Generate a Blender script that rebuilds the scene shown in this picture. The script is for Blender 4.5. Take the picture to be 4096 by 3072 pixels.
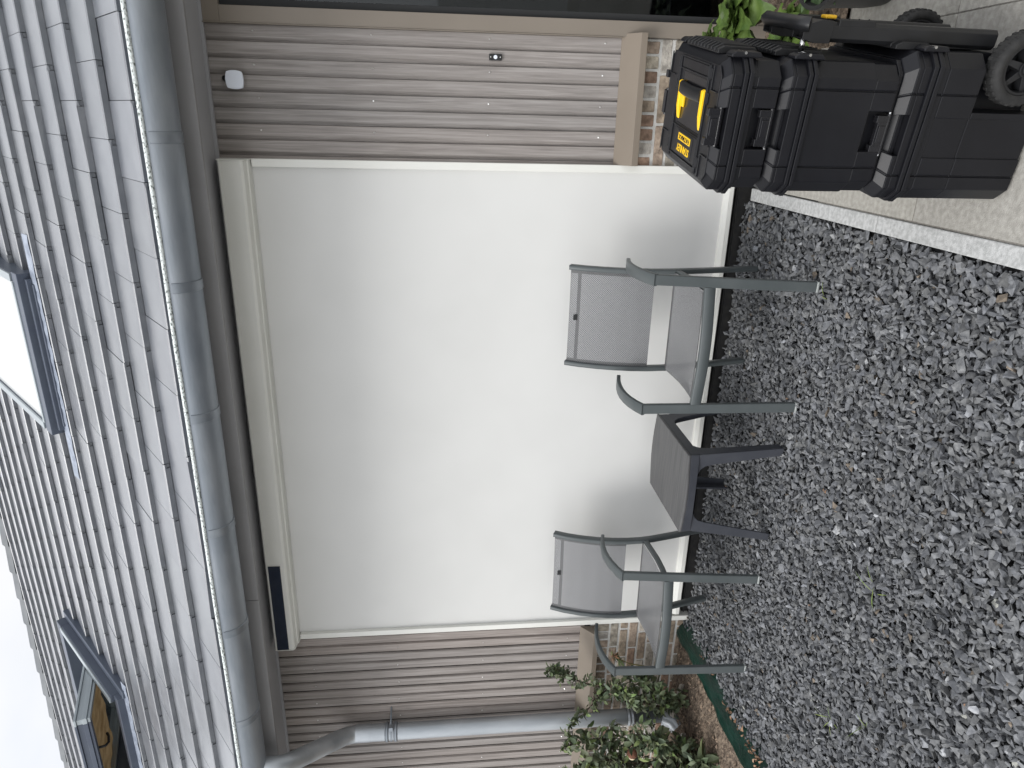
import bpy, bmesh, math, random
import numpy as np
from mathutils import Vector, Matrix
random.seed(7)
RNG = np.random.default_rng(11)
R = math.radians
scene = bpy.context.scene
for _o in list(bpy.data.objects):
    bpy.data.objects.remove(_o)

# ------------------------------------------------------------------ camera
cam = bpy.data.cameras.new("camera")
cam.sensor_fit = 'HORIZONTAL'
cam.sensor_width = 36.0
cam.lens = 36.0 * 2793.745 / 4096.0
cam.clip_start = 0.05
cam.clip_end = 2000
camo = bpy.data.objects.new("camera", cam)
scene.collection.objects.link(camo)
_r = Vector((0.02297469, -0.10125036, -0.99459566))      # the phone was held upright: the picture lies on its side
_u = Vector((0.93590144, 0.35197513, -0.01421237))
_b = Vector((0.35151195, -0.93051699, 0.10284688))
_m = Matrix((( _r.x, _u.x, _b.x, 0), (_r.y, _u.y, _b.y, 0), (_r.z, _u.z, _b.z, 1.55), (0, 0, 0, 1)))
camo.matrix_world = _m
scene.camera = camo

# ------------------------------------------------------------------ light
scene.view_settings.view_transform = 'Standard'
scene.view_settings.look = 'None'
scene.view_settings.exposure = 0.62
scene.view_settings.gamma = 1.0
scene.view_settings.use_curve_mapping = False
SUN_EL, SUN_AZ = 48, 215            # azimuth measured clockwise from +Y
w = bpy.data.worlds.new("World")
scene.world = w
w.use_nodes = True
nt = w.node_tree
nt.nodes.clear()
sky = nt.nodes.new('ShaderNodeTexSky')
sky.sky_type = 'NISHITA'
sky.sun_disc = False
sky.sun_elevation = R(SUN_EL)
sky.sun_rotation = R(SUN_AZ)
sky.air_density = 1.0
sky.dust_density = 3.0
hsv = nt.nodes.new('ShaderNodeHueSaturation')
hsv.inputs['Saturation'].default_value = 0.22
hsv.inputs['Value'].default_value = 1.0
tc = nt.nodes.new('ShaderNodeTexCoord')
mp = nt.nodes.new('ShaderNodeMapping')
mp.inputs['Scale'].default_value = (1, 1, 2.2)
no = nt.nodes.new('ShaderNodeTexNoise')
no.inputs['Scale'].default_value = 2.3
no.inputs['Detail'].default_value = 5
ra = nt.nodes.new('ShaderNodeValToRGB')
ra.color_ramp.elements[0].position = 0.3
ra.color_ramp.elements[0].color = (6.6, 6.95, 7.6, 1)
ra.color_ramp.elements[1].position = 0.75
ra.color_ramp.elements[1].color = (8.9, 8.8, 8.7, 1)
mx = nt.nodes.new('ShaderNodeMix')
mx.data_type = 'RGBA'
mx.inputs[0].default_value = 0.86                        # a closed, bright cloud layer over the blue
bg = nt.nodes.new('ShaderNodeBackground')
bg.inputs['Strength'].default_value = 0.1
wo = nt.nodes.new('ShaderNodeOutputWorld')
L = nt.links.new
L(sky.outputs[0], hsv.inputs['Color'])
L(tc.outputs['Generated'], mp.inputs[0]); L(mp.outputs[0], no.inputs['Vector'])
L(no.outputs[0], ra.inputs[0])
L(hsv.outputs[0], mx.inputs[6]); L(ra.outputs[0], mx.inputs[7])
# the cloud cover is brighter round the hidden sun than on the far side of the house
dt = nt.nodes.new('ShaderNodeVectorMath'); dt.operation = 'DOT_PRODUCT'; dt.inputs[1].default_value = (-.20, -.88, .42)
L(tc.outputs['Generated'], dt.inputs[0])
mr = nt.nodes.new('ShaderNodeMapRange'); mr.inputs[1].default_value = -1; mr.inputs[2].default_value = 1
mr.inputs[3].default_value = .64; mr.inputs[4].default_value = 1.32
L(dt.outputs['Value'], mr.inputs[0])
vs = nt.nodes.new('ShaderNodeVectorMath'); vs.operation = 'SCALE'
L(mx.outputs[2], vs.inputs[0]); L(mr.outputs[0], vs.inputs['Scale'])
L(vs.outputs[0], bg.inputs[0]); L(bg.outputs[0], wo.inputs[0])

sl = bpy.data.lights.new("sun", 'SUN')
sl.energy = 1.35
sl.angle = R(28)
sl.color = (1.0, 0.98, 0.955)
so = bpy.data.objects.new("sun", sl)
scene.collection.objects.link(so)
_az, _el = R(SUN_AZ), R(SUN_EL)
_dir = Vector((math.sin(_az) * math.cos(_el), math.cos(_az) * math.cos(_el), math.sin(_el)))
so.rotation_euler = _dir.to_track_quat('Z', 'Y').to_euler()

# ------------------------------------------------------------------ materials
def srgb(r, g, b):
    f = lambda c: (c / 255 / 12.92) if c / 255 <= 0.04045 else ((c / 255 + 0.055) / 1.055) ** 2.4
    return (f(r), f(g), f(b), 1)

def mat(name, col, rough=0.6, metal=0.0, col2=None, nscale=8, stretch=(1, 1, 1), detail=4, bump=0.0, bscale=None,
        spec=0.5, lo=0.35, hi=0.65, coord='Object', rough2=None, attr=None, bdist=0.01):
    m = bpy.data.materials.new(name)
    m.use_nodes = True
    t = m.node_tree
    p = t.nodes['Principled BSDF']
    p.inputs['Base Color'].default_value = col
    p.inputs['Roughness'].default_value = rough
    p.inputs['Metallic'].default_value = metal
    p.inputs['Specular IOR Level'].default_value = spec
    c = t.nodes.new('ShaderNodeTexCoord')
    g = t.nodes.new('ShaderNodeMapping')
    g.inputs['Scale'].default_value = stretch
    t.links.new(c.outputs[coord], g.inputs[0])
    n = t.nodes.new('ShaderNodeTexNoise')
    n.inputs['Scale'].default_value = nscale
    n.inputs['Detail'].default_value = detail
    t.links.new(g.outputs[0], n.inputs['Vector'])
    out = None
    if col2 is not None:
        r = t.nodes.new('ShaderNodeValToRGB')
        r.color_ramp.elements[0].position = lo; r.color_ramp.elements[0].color = col
        r.color_ramp.elements[1].position = hi; r.color_ramp.elements[1].color = col2
        t.links.new(n.outputs[0], r.inputs[0])
        out = r.outputs[0]
    if attr:
        a = t.nodes.new('ShaderNodeAttribute'); a.attribute_name = attr
        if out is not None:
            x = t.nodes.new('ShaderNodeMix'); x.data_type = 'RGBA'; x.blend_type = 'MULTIPLY'
            x.inputs[0].default_value = 1
            t.links.new(out, x.inputs[6]); t.links.new(a.outputs['Color'], x.inputs[7])
            out = x.outputs[2]
        else:
            out = a.outputs['Color']
    if out is not None:
        t.links.new(out, p.inputs['Base Color'])
    if rough2 is not None:
        r2 = t.nodes.new('ShaderNodeMapRange')
        r2.inputs[3].default_value = rough; r2.inputs[4].default_value = rough2
        t.links.new(n.outputs[0], r2.inputs[0]); t.links.new(r2.outputs[0], p.inputs['Roughness'])
    if bump:
        nb = n
        if bscale:
            nb = t.nodes.new('ShaderNodeTexNoise'); nb.inputs['Scale'].default_value = bscale
            nb.inputs['Detail'].default_value = 5
            t.links.new(g.outputs[0], nb.inputs['Vector'])
        b = t.nodes.new('ShaderNodeBump'); b.inputs['Strength'].default_value = bump
        b.inputs['Distance'].default_value = bdist
        t.links.new(nb.outputs[0], b.inputs['Height']); t.links.new(b.outputs[0], p.inputs['Normal'])
    return m

def G(v, a=0.0, b=0.0):
    return (v + a, v, v + b, 1)

M = {}
M['tile'] = mat('roof_tile', (.100, .110, .127, 1), .27, col2=(.155, .165, .181, 1), nscale=9, detail=12, bump=.35, bscale=220, attr='tone', bdist=.003, rough2=.44, spec=1.0, lo=.3, hi=.7)
M['tile'].node_tree.nodes['Principled BSDF'].inputs['Coat Weight'].default_value = 1.0
M['tile'].node_tree.nodes['Principled BSDF'].inputs['Coat Roughness'].default_value = .34
M['ridge'] = mat('ridge_tile', (.11, .12, .13, 1), .6, col2=(.15, .16, .17, 1), nscale=6, bump=.2, bscale=120, bdist=.004)
M['deck'] = mat('roof_underlay', (.03, .03, .03, 1), .9)
M['zinc'] = mat('zinc', (.235, .262, .295, 1), .42, 0.75, col2=(.32, .345, .375, 1), nscale=3, stretch=(1, 3, 3), detail=8, bump=.06, bscale=25, rough2=.55)
M['zinc_seam'] = mat('zinc_seam', (.21, .235, .265, 1), .42, 0.75, col2=(.29, .315, .345, 1), nscale=9, detail=6)
M['zinc_lip'] = mat('weathered_zinc_lip', (.10, .12, .11, 1), .6, 0.1, col2=(.66, .70, .69, 1), nscale=150, stretch=(.6, 1, 1), detail=8, lo=.36, hi=.50)
M['zinc_light'] = mat('zinc_pipe', (.36, .39, .42, 1), .36, 0.7, col2=(.52, .55, .58, 1), nscale=7, stretch=(1, 1, .3), detail=7, bump=.04, rough2=.5)
M['soffit'] = mat('soffit_bounce_paint', (.33, .33, .345, 1), .62, col2=(.35, .35, .365, 1), nscale=4)  # fascia grey made lighter, standing in for light bounced up under the eave
M['fascia'] = mat('fascia_paint', (.235, .230, .232, 1), .62, col2=(.255, .25, .252, 1), nscale=4)
M['beige'] = mat('beige_coated_metal', (.205, .178, .148, 1), .48, col2=(.222, .193, .161, 1), nscale=3, detail=3, spec=.3)
M['beige2'] = mat('beige_sill_metal', (.190, .160, .128, 1), .42, col2=(.206, .174, .140, 1), nscale=4, detail=3, spec=.35)
M['cream'] = mat('cream_coated_aluminium', (.70, .70, .655, 1), .38, col2=(.74, .74, .70, 1), nscale=3, spec=.4)
M['black_metal'] = mat('black_threshold', (.014, .014, .015, 1), .5, col2=(.028, .027, .025, 1), nscale=30, detail=6)
M['screwmetal'] = mat('screw_steel', (.75, .75, .73, 1), .3, 0.6)
M['cellfoil'] = mat('solar_cells', (.012, .019, .036, 1), .22, 0, col2=(.017, .024, .042, 1), nscale=12, spec=.6)
M['white_plastic'] = mat('white_plastic', (.74, .78, .86, 1), .35)
M['black_plastic'] = mat('black_plastic', (.009, .0092, .010, 1), .42, col2=(.012, .0125, .014, 1), nscale=20, bump=.12, bscale=500, bdist=.001, spec=.45)
M['tool'] = mat('toolbox_plastic', (.0062, .0064, .0084, 1), .40, col2=(.0085, .0088, .0112, 1), nscale=9, detail=8, bump=.25, bscale=900, bdist=.0006, spec=.34)
M['tool_top'] = mat('scuffed_toolbox_plastic', (.0065, .0068, .0088, 1), .38, col2=(.017, .018, .021, 1), nscale=14, stretch=(1, 4, 1), detail=10, bump=.2, bscale=700, bdist=.0006, lo=.5, hi=.78, spec=.45)
M['glossblack'] = mat('glossy_black_plastic', (.012, .012, .014, 1), .22, spec=.5)
M['yellow'] = mat('yellow_plastic', (.92, .56, .010, 1), .42, spec=.4)
M['yellow_dull'] = mat('yellow_button', (.62, .36, .012, 1), .5)
M['rubber'] = mat('tyre_rubber', (.010, .010, .010, 1), .75, col2=(.022, .0215, .021, 1), nscale=45, detail=6, lo=.45, hi=.7)
M['chrome'] = mat('steel_tube', (.55, .55, .55, 1), .2, 1.0)
M['alu'] = mat('grey_green_chair_frame', (.066, .077, .079, 1), .42, col2=(.082, .093, .095, 1), nscale=7, detail=6, spec=.42)
M['glide'] = mat('leg_glide', (.34, .36, .35, 1), .5)
M['resin'] = mat('anthracite_resin', (.034, .037, .046, 1), .5, col2=(.042, .045, .054, 1), nscale=12, detail=6, bump=.12, bscale=300, bdist=.001, spec=.4)
M['tabletop'] = mat('grained_resin_top', (.064, .064, .065, 1), .55, col2=(.096, .096, .097, 1), nscale=16, stretch=(.25, 5, 1), detail=8, bump=.5, bscale=30, bdist=.002, spec=.4)
M['mortar'] = mat('mortar', (.50, .49, .465, 1), .9, col2=(.62, .61, .58, 1), nscale=40, detail=6, bump=.6, bscale=140, bdist=.006)
M['brick'] = mat('brick', (.55, .54, .53, 1), .88, col2=(1.35, 1.35, 1.33, 1), nscale=34, detail=12, bump=1.0, bscale=90, attr='tone', bdist=.006, lo=.3, hi=.72, spec=.25)
M['kerb'] = mat('concrete_kerb', (.36, .365, .36, 1), .85, col2=(.50, .505, .50, 1), nscale=70, detail=10, bump=.7, bscale=260, bdist=.003, lo=.38, hi=.62)
M['slab'] = mat('concrete_slab', (.30, .288, .264, 1), .85, col2=(.42, .405, .375, 1), nscale=55, detail=10, bump=.6, bscale=260, bdist=.003, attr='tone', lo=.35, hi=.68)
M['soil'] = mat('soil', (.11, .082, .060, 1), .95, col2=(.29, .225, .165, 1), nscale=45, detail=12, bump=1.0, bscale=60, bdist=.03, lo=.38, hi=.66)
M['undersoil'] = mat('undersoil', (.018, .019, .020, 1), .95, col2=(.03, .03, .032, 1), nscale=40)
M['far_ground'] = mat('far_ground', (.40, .40, .385, 1), .95, col2=(.46, .46, .44, 1), nscale=6)
M['green_sheet'] = mat('green_membrane', (.002, .018, .012, 1), .36, col2=(.004, .034, .024, 1), nscale=7, stretch=(3, .8, 1), detail=6, bump=.9, bscale=14, bdist=.02, spec=.5)
M['plaster'] = mat('plasterboard', (.66, .62, .57, 1), .9, col2=(.72, .68, .63, 1), nscale=3)
M['packing'] = mat('brown_packing_paper', (.30, .19, .09, 1), .8, col2=(.50, .34, .19, 1), nscale=5, stretch=(3, 1, 1), detail=8, bump=.8, bscale=8, bdist=.03)
M['lead'] = mat('lead_flashing', (.22, .25, .31, 1), .5, .3, col2=(.36, .40, .47, 1), nscale=14, detail=5, bump=.6, bscale=20, bdist=.02)
M['skyframe'] = mat('roof_window_cladding', (.085, .10, .135, 1), .4, .3, col2=(.10, .118, .15, 1), nscale=5)
M['skyframe_light'] = mat('roof_window_bright_trim', (.40, .44, .46, 1), .35, .5)
M['white_inner'] = mat('white_lacquer', (.62, .64, .68, 1), .5)
M['bark'] = mat('shrub_stem', (.045, .035, .025, 1), .85, col2=(.10, .075, .05, 1), nscale=60, detail=6)
M['dryleaf'] = mat('dry_leaf', (.30, .15, .07, 1), .85, col2=(.48, .29, .18, 1), nscale=30, detail=5, attr=None)
M['pot'] = mat('black_pot', (.020, .020, .020, 1), .55, col2=(.03, .03, .03, 1), nscale=8)
M['coconut'] = mat('rusty_shell', (.10, .038, .020, 1), .9, col2=(.20, .085, .05, 1), nscale=70, detail=8, bump=1, bscale=120, bdist=.01)
M['fat'] = mat('pale_fat', (.72, .68, .58, 1), .5, col2=(.62, .5, .3, 1), nscale=14)
M['palestone'] = mat('pale_edging', (.42, .38, .33, 1), .85, col2=(.54, .50, .45, 1), nscale=50, detail=8)
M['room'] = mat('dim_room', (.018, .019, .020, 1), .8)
M['tagcloth'] = mat('woven_tag', (.018, .019, .02, 1), .8)
M['grass'] = mat('grass_blade', (.10, .17, .03, 1), .6, col2=(.20, .24, .06, 1), nscale=20)

def glass(name, rough=0.02, tint=(.02, .024, .024, 1)):
    m = bpy.data.materials.new(name); m.use_nodes = True
    t = m.node_tree; t.nodes.clear()
    o = t.nodes.new('ShaderNodeOutputMaterial')
    tr = t.nodes.new('ShaderNodeBsdfTransparent'); tr.inputs[0].default_value = (.55, .57, .57, 1)
    gl = t.nodes.new('ShaderNodeBsdfGlossy'); gl.inputs['Roughness'].default_value = rough
    gl.inputs[0].default_value = (.75, .78, .80, 1)
    fr = t.nodes.new('ShaderNodeFresnel'); fr.inputs[0].default_value = 1.5
    x = t.nodes.new('ShaderNodeMixShader')
    t.links.new(fr.outputs[0], x.inputs[0]); t.links.new(tr.outputs[0], x.inputs[1]); t.links.new(gl.outputs[0], x.inputs[2])
    t.links.new(x.outputs[0], o.inputs[0])
    return m
M['glass'] = glass('window_glass')

def skyglass():
    m = mat('sky_toned_roof_glass', (.55, .56, .55, 1), .12, spec=1.0)  # pale opaque base colour stands in for the sky mirrored in the pane
    return m
M['skyglass'] = skyglass()

def leafmat(name, c1, c2, vein=0.0):
    m = mat(name, c1, .5, col2=c2, nscale=14, detail=4, bump=.5, bscale=45, bdist=.006, attr='tone', spec=.35)
    p = m.node_tree.nodes['Principled BSDF']
    p.inputs['Transmission Weight'].default_value = 0.0
    p.inputs['Subsurface Weight'].default_value = 0.0
    return m
M['leaf'] = leafmat('shrub_leaf', (.075, .098, .055, 1), (.135, .165, .098, 1))
M['leaf_light'] = leafmat('fresh_leaf', (.12, .17, .06, 1), (.18, .235, .10, 1))
M['primrose'] = leafmat('crinkled_leaf', (.042, .078, .018, 1), (.088, .135, .032, 1))
M['rosette'] = leafmat('grey_green_leaf', (.06, .10, .05, 1), (.10, .15, .08, 1))

def fabric_screen():
    m = mat('screen_cloth', (.635, .635, .618, 1), .75, col2=(.655, .655, .638, 1), nscale=3, detail=2, spec=.2)
    t = m.node_tree; p = t.nodes['Principled BSDF']
    c = t.nodes.new('ShaderNodeTexCoord')
    wv = t.nodes.new('ShaderNodeTexWave'); wv.wave_type = 'BANDS'; wv.bands_direction = 'DIAGONAL'
    wv.inputs['Scale'].default_value = 160
    t.links.new(c.outputs['Object'], wv.inputs['Vector'])
    b = t.nodes.new('ShaderNodeBump'); b.inputs['Strength'].default_value = .15; b.inputs['Distance'].default_value = .0008
    t.links.new(wv.outputs[0], b.inputs['Height']); t.links.new(b.outputs[0], p.inputs['Normal'])
    return m
M['cloth'] = fabric_screen()

def sling():
    """open-weave mesh: rows of slots cut in dark yarn, laid out in the cloth's own UV metres"""
    m = bpy.data.materials.new('open_weave_sling'); m.use_nodes = True
    t = m.node_tree; p = t.nodes['Principled BSDF']; o = t.nodes['Material Output']
    p.inputs['Base Color'].default_value = (.012, .0125, .013, 1); p.inputs['Roughness'].default_value = .6
    uv = t.nodes.new('ShaderNodeUVMap'); uv.uv_map = 'UVMap'
    sp = t.nodes.new('ShaderNodeSeparateXYZ'); t.links.new(uv.outputs[0], sp.inputs[0])
    def math_(op, a, b=None, c=None):
        n = t.nodes.new('ShaderNodeMath'); n.operation = op
        for i, v in enumerate((a, b, c)):
            if v is None: continue
            if isinstance(v, (int, float)): n.inputs[i].default_value = v
            else: t.links.new(v, n.inputs[i])
        return n.outputs[0]
    per_u, per_v = .0046, .0092
    colm = math_('FLOOR', math_('DIVIDE', sp.outputs[0], per_u))
    off = math_('MULTIPLY', math_('MODULO', colm, 2.0), .5)
    fv = math_('FRACT', math_('ADD', math_('DIVIDE', sp.outputs[1], per_v), off))
    fu = math_('FRACT', math_('DIVIDE', sp.outputs[0], per_u))
    a = math_('LESS_THAN', math_('ABSOLUTE', math_('SUBTRACT', fu, .5)), .38)
    b = math_('LESS_THAN', math_('ABSOLUTE', math_('SUBTRACT', fv, .5)), .38)
    hole = math_('SUBTRACT', 1.0, math_('MULTIPLY', a, b))
    at = t.nodes.new('ShaderNodeAttribute'); at.attribute_name = 'tone'
    dens = math_('MULTIPLY', hole, at.outputs['Fac'])
    tr = t.nodes.new('ShaderNodeBsdfTransparent')
    mxs = t.nodes.new('ShaderNodeMixShader')
    t.links.new(dens, mxs.inputs[0]); t.links.new(p.outputs[0], mxs.inputs[1]); t.links.new(tr.outputs[0], mxs.inputs[2])
    yc = t.nodes.new('ShaderNodeMix'); yc.data_type = 'RGBA'
    yc.inputs[6].default_value = (.014, .0145, .016, 1); yc.inputs[7].default_value = (.43, .435, .445, 1)
    t.links.new(dens, yc.inputs[0]); t.links.new(yc.outputs[2], p.inputs['Base Color'])
    thin = math_('MULTIPLY', dens, .16)
    t.links.new(thin, mxs.inputs[0])
    t.links.new(mxs.outputs[0], o.inputs[0])
    return m
M['sling'] = sling()

def wood():
    m = bpy.data.materials.new('wood_look_cladding'); m.use_nodes = True
    t = m.node_tree; p = t.nodes['Principled BSDF']; p.inputs['Roughness'].default_value = .62
    p.inputs['Specular IOR Level'].default_value = .3
    c = t.nodes.new('ShaderNodeTexCoord')
    at = t.nodes.new('ShaderNodeAttribute'); at.attribute_name = 'tone'
    # each plank slides the pattern, so no two show the same grain
    ad = t.nodes.new('ShaderNodeVectorMath'); ad.operation = 'MULTIPLY_ADD'
    t.links.new(at.outputs['Color'], ad.inputs[0]); ad.inputs[1].default_value = (3.7, 9.1, 23.0)
    t.links.new(c.outputs['Object'], ad.inputs[2])
    g = t.nodes.new('ShaderNodeMapping'); g.inputs['Scale'].default_value = (14, 6, .85)
    t.links.new(ad.outputs[0], g.inputs[0])
    n0 = t.nodes.new('ShaderNodeTexNoise'); n0.inputs['Scale'].default_value = 1.2; n0.inputs['Detail'].default_value = 3
    t.links.new(g.outputs[0], n0.inputs['Vector'])
    g1 = t.nodes.new('ShaderNodeMapping'); g1.inputs['Scale'].default_value = (45, 10, 1.1)
    t.links.new(ad.outputs[0], g1.inputs[0])
    md = t.nodes.new('ShaderNodeVectorMath'); md.operation = 'MULTIPLY_ADD'
    t.links.new(n0.outputs['Color'], md.inputs[0]); md.inputs[1].default_value = (2.2, 2.2, 1.2); t.links.new(g1.outputs[0], md.inputs[2])
    wv = t.nodes.new('ShaderNodeTexNoise'); wv.inputs['Scale'].default_value = 1.6; wv.inputs['Detail'].default_value = 8
    wv.inputs['Roughness'].default_value = .62
    t.links.new(md.outputs[0], wv.inputs['Vector'])
    fine = t.nodes.new('ShaderNodeTexNoise'); fine.inputs['Scale'].default_value = 1; fine.inputs['Detail'].default_value = 3
    g2 = t.nodes.new('ShaderNodeMapping'); g2.inputs['Scale'].default_value = (420, 60, 7)
    t.links.new(ad.outputs[0], g2.inputs[0]); t.links.new(g2.outputs[0], fine.inputs['Vector'])
    r = t.nodes.new('ShaderNodeValToRGB')
    e = r.color_ramp.elements
    e[0].position = .35; e[0].color = (.228, .210, .195, 1)
    e[1].position = .61; e[1].color = (.338, .316, .297, 1)
    k = e.new(.49); k.color = (.286, .264, .246, 1)
    t.links.new(wv.outputs[0], r.inputs[0])
    x = t.nodes.new('ShaderNodeMix'); x.data_type = 'RGBA'; x.blend_type = 'OVERLAY'; x.inputs[0].default_value = .30
    t.links.new(r.outputs[0], x.inputs[6]); t.links.new(fine.outputs[0], x.inputs[7])
    tn = t.nodes.new('ShaderNodeValToRGB')
    tn.color_ramp.elements[0].color = (.84, .88, .92, 1); tn.color_ramp.elements[1].color = (1.08, 1.01, .98, 1)
    t.links.new(at.outputs['Fac'], tn.inputs[0])
    y = t.nodes.new('ShaderNodeMix'); y.data_type = 'RGBA'; y.blend_type = 'MULTIPLY'; y.inputs[0].default_value = 1
    t.links.new(x.outputs[2], y.inputs[6]); t.links.new(tn.outputs[0], y.inputs[7])
    t.links.new(y.outputs[2], p.inputs['Base Color'])
    b = t.nodes.new('ShaderNodeBump'); b.inputs['Strength'].default_value = .35; b.inputs['Distance'].default_value = .0015
    t.links.new(fine.outputs[0], b.inputs['Height']); t.links.new(b.outputs[0], p.inputs['Normal'])
    return m
M['wood'] = wood()

def stone():
    m = mat('slate_chippings', (.70, .71, .73, 1), .8, col2=(1.25, 1.25, 1.24, 1), nscale=70, detail=9, bump=.35, bscale=160, attr='tone', bdist=.002, spec=.35, lo=.36, hi=.68)
    return m
M['stone'] = stone()

# ------------------------------------------------------------------ mesh helpers
COL = scene.collection

class MB:
    def __init__(s):
        s.v = []; s.f = []; s.m = []; s.t = []; s.mi = 0; s.tone = (1, 1, 1)
    def add(s, vs, fs):
        o = len(s.v)
        s.v += [tuple(v) for v in vs]
        for f in fs:
            s.f.append(tuple(i + o for i in f)); s.m.append(s.mi); s.t.append(s.tone)
    def box(s, x0, x1, y0, y1, z0, z1):
        v = [(x, y, z) for x in (x0, x1) for y in (y0, y1) for z in (z0, z1)]
        s.add(v, [(0, 1, 3, 2), (4, 6, 7, 5), (0, 4, 5, 1), (2, 3, 7, 6), (0, 2, 6, 4), (1, 5, 7, 3)])
    def hexa(s, p):      # p: 8 corners, bottom 4 then top 4
        s.add(p, [(3, 2, 1, 0), (4, 5, 6, 7), (0, 1, 5, 4), (1, 2, 6, 5), (2, 3, 7, 6), (3, 0, 4, 7)])
    def prism(s, poly, a, b, f=lambda p, h: (p[0], p[1], h), poly2=None):
        n = len(poly); q = poly2 or poly
        v = [f(p, a) for p in poly] + [f(p, b) for p in q]
        fs = [tuple(range(n))[::-1], tuple(range(n, 2 * n))]
        fs += [(i, (i + 1) % n, n + (i + 1) % n, n + i) for i in range(n)]
        s.add(v, fs)
    def loft(s, rings, close=True, caps=True):
        n = len(rings[0]); v = [p for r in rings for p in r]; fs = []
        for k in range(len(rings) - 1):
            for i in range(n if close else n - 1):
                j = (i + 1) % n
                fs.append((k * n + i, k * n + j, (k + 1) * n + j, (k + 1) * n + i))
        if caps and close:
            fs.append(tuple(range(n))[::-1]); fs.append(tuple((len(rings) - 1) * n + i for i in range(n)))
        s.add(v, fs)
    def tube(s, pts, r, seg=10, caps=True):
        pts = [Vector(p) for p in pts]; rs = r if isinstance(r, (list, tuple)) else [r] * len(pts)
        rings = []; prev = None
        for i, p in enumerate(pts):
            a = pts[max(i - 1, 0)]; b = pts[min(i + 1, len(pts) - 1)]
            t = (b - a).normalized()
            if prev is None:
                prev = t.orthogonal().normalized()
            prev = (prev - t * prev.dot(t)).normalized(); bi = t.cross(prev)
            rings.append([tuple(p + (prev * math.cos(2 * math.pi * k / seg) + bi * math.sin(2 * math.pi * k / seg)) * rs[i]) for k in range(seg)])
        s.loft(rings, caps=caps)
    def bar(s, pts, w, h, side=(1, 0, 0), round_=0.0):
        """flat bar swept along pts: w across `side`, h across the third direction"""
        pts = [Vector(p) for p in pts]; side = Vector(side).normalized(); rings = []
        for i, p in enumerate(pts):
            a = pts[max(i - 1, 0)]; b = pts[min(i + 1, len(pts) - 1)]
            t = (b - a).normalized(); nn = t.cross(side).normalized(); sd = nn.cross(t).normalized()
            ww = w[i] if isinstance(w, (list, tuple)) else w; hh = h[i] if isinstance(h, (list, tuple)) else h
            c = min(ww, hh) * (round_ or .18)
            pr = [(-ww / 2, -hh / 2 + c), (-ww / 2 + c, -hh / 2), (ww / 2 - c, -hh / 2), (ww / 2, -hh / 2 + c), (ww / 2, hh / 2 - c), (ww / 2 - c, hh / 2), (-ww / 2 + c, hh / 2), (-ww / 2, hh / 2 - c)]
            rings.append([tuple(p + sd * x + nn * y) for x, y in pr])
        s.loft(rings)
    def cyl(s, c, axis, r, h, seg=20, r2=None):
        c = Vector(c); ax = Vector(axis).normalized()
        s.tube([c, c + ax * h], [r, r2 if r2 is not None else r], seg)
    def build(s, name, mats, parent=None, bevel=0, smooth=False, seg=2, angle=35, autosm=None):
        me = bpy.data.meshes.new(name)
        me.from_pydata(s.v, [], s.f)
        if not isinstance(mats, (list, tuple)): mats = [mats]
        for m_ in mats: me.materials.append(m_)
        me.polygons.foreach_set('material_index', s.m)
        at = me.attributes.new('tone', 'FLOAT_COLOR', 'FACE')
        arr = np.ones((len(s.f), 4), dtype=np.float32); arr[:, :3] = np.array(s.t, dtype=np.float32).reshape(-1, 3)
        at.data.foreach_set('color', arr.ravel())
        b = bmesh.new(); b.from_mesh(me); bmesh.ops.recalc_face_normals(b, faces=b.faces[:]); b.to_mesh(me); b.free()
        if smooth:
            me.polygons.foreach_set('use_smooth', [True] * len(me.polygons))
        if autosm is not None:
            me.polygons.foreach_set('use_smooth', [True] * len(me.polygons))
            me.set_sharp_from_angle(angle=R(autosm))
        me.update()
        o = bpy.data.objects.new(name, me); COL.objects.link(o)
        if parent is not None: o.parent = parent
        if bevel:
            md = o.modifiers.new('bevel', 'BEVEL'); md.width = bevel; md.segments = seg; md.limit_method = 'ANGLE'; md.angle_limit = R(angle)
            md.harden_normals = False
        return o

def tag(o, label=None, cat=None, group=None, kind=None):
    if label: o['label'] = label
    if cat: o['category'] = cat
    if group: o['group'] = group
    if kind: o['kind'] = kind
    return o

def thing(name, label, cat, loc=(0, 0, 0), rz=0, group=None):
    o = bpy.data.objects.new(name, None); COL.objects.link(o)
    o.empty_display_size = .1
    o.location = loc; o.rotation_euler = (0, 0, rz)
    return tag(o, label, cat, group)

def copy_tree(o, parent=None):
    c = o.copy(); COL.objects.link(c)
    if parent is not None: c.parent = parent
    for ch in list(o.children): copy_tree(ch, c)
    return c

# ================================================================== ground
b = MB(); b.add([(-400, -400, -.12), (400, -400, -.12), (400, 400, -.12), (-400, 400, -.12)], [(0, 1, 2, 3)])
tag(b.build('ground', M['far_ground']), kind='structure')
b = MB(); b.box(-2.98, -.335, -3.0, 3.62, -.10, -.040)
tag(b.build('gravel_bed_base', M['undersoil']), kind='structure')
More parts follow.
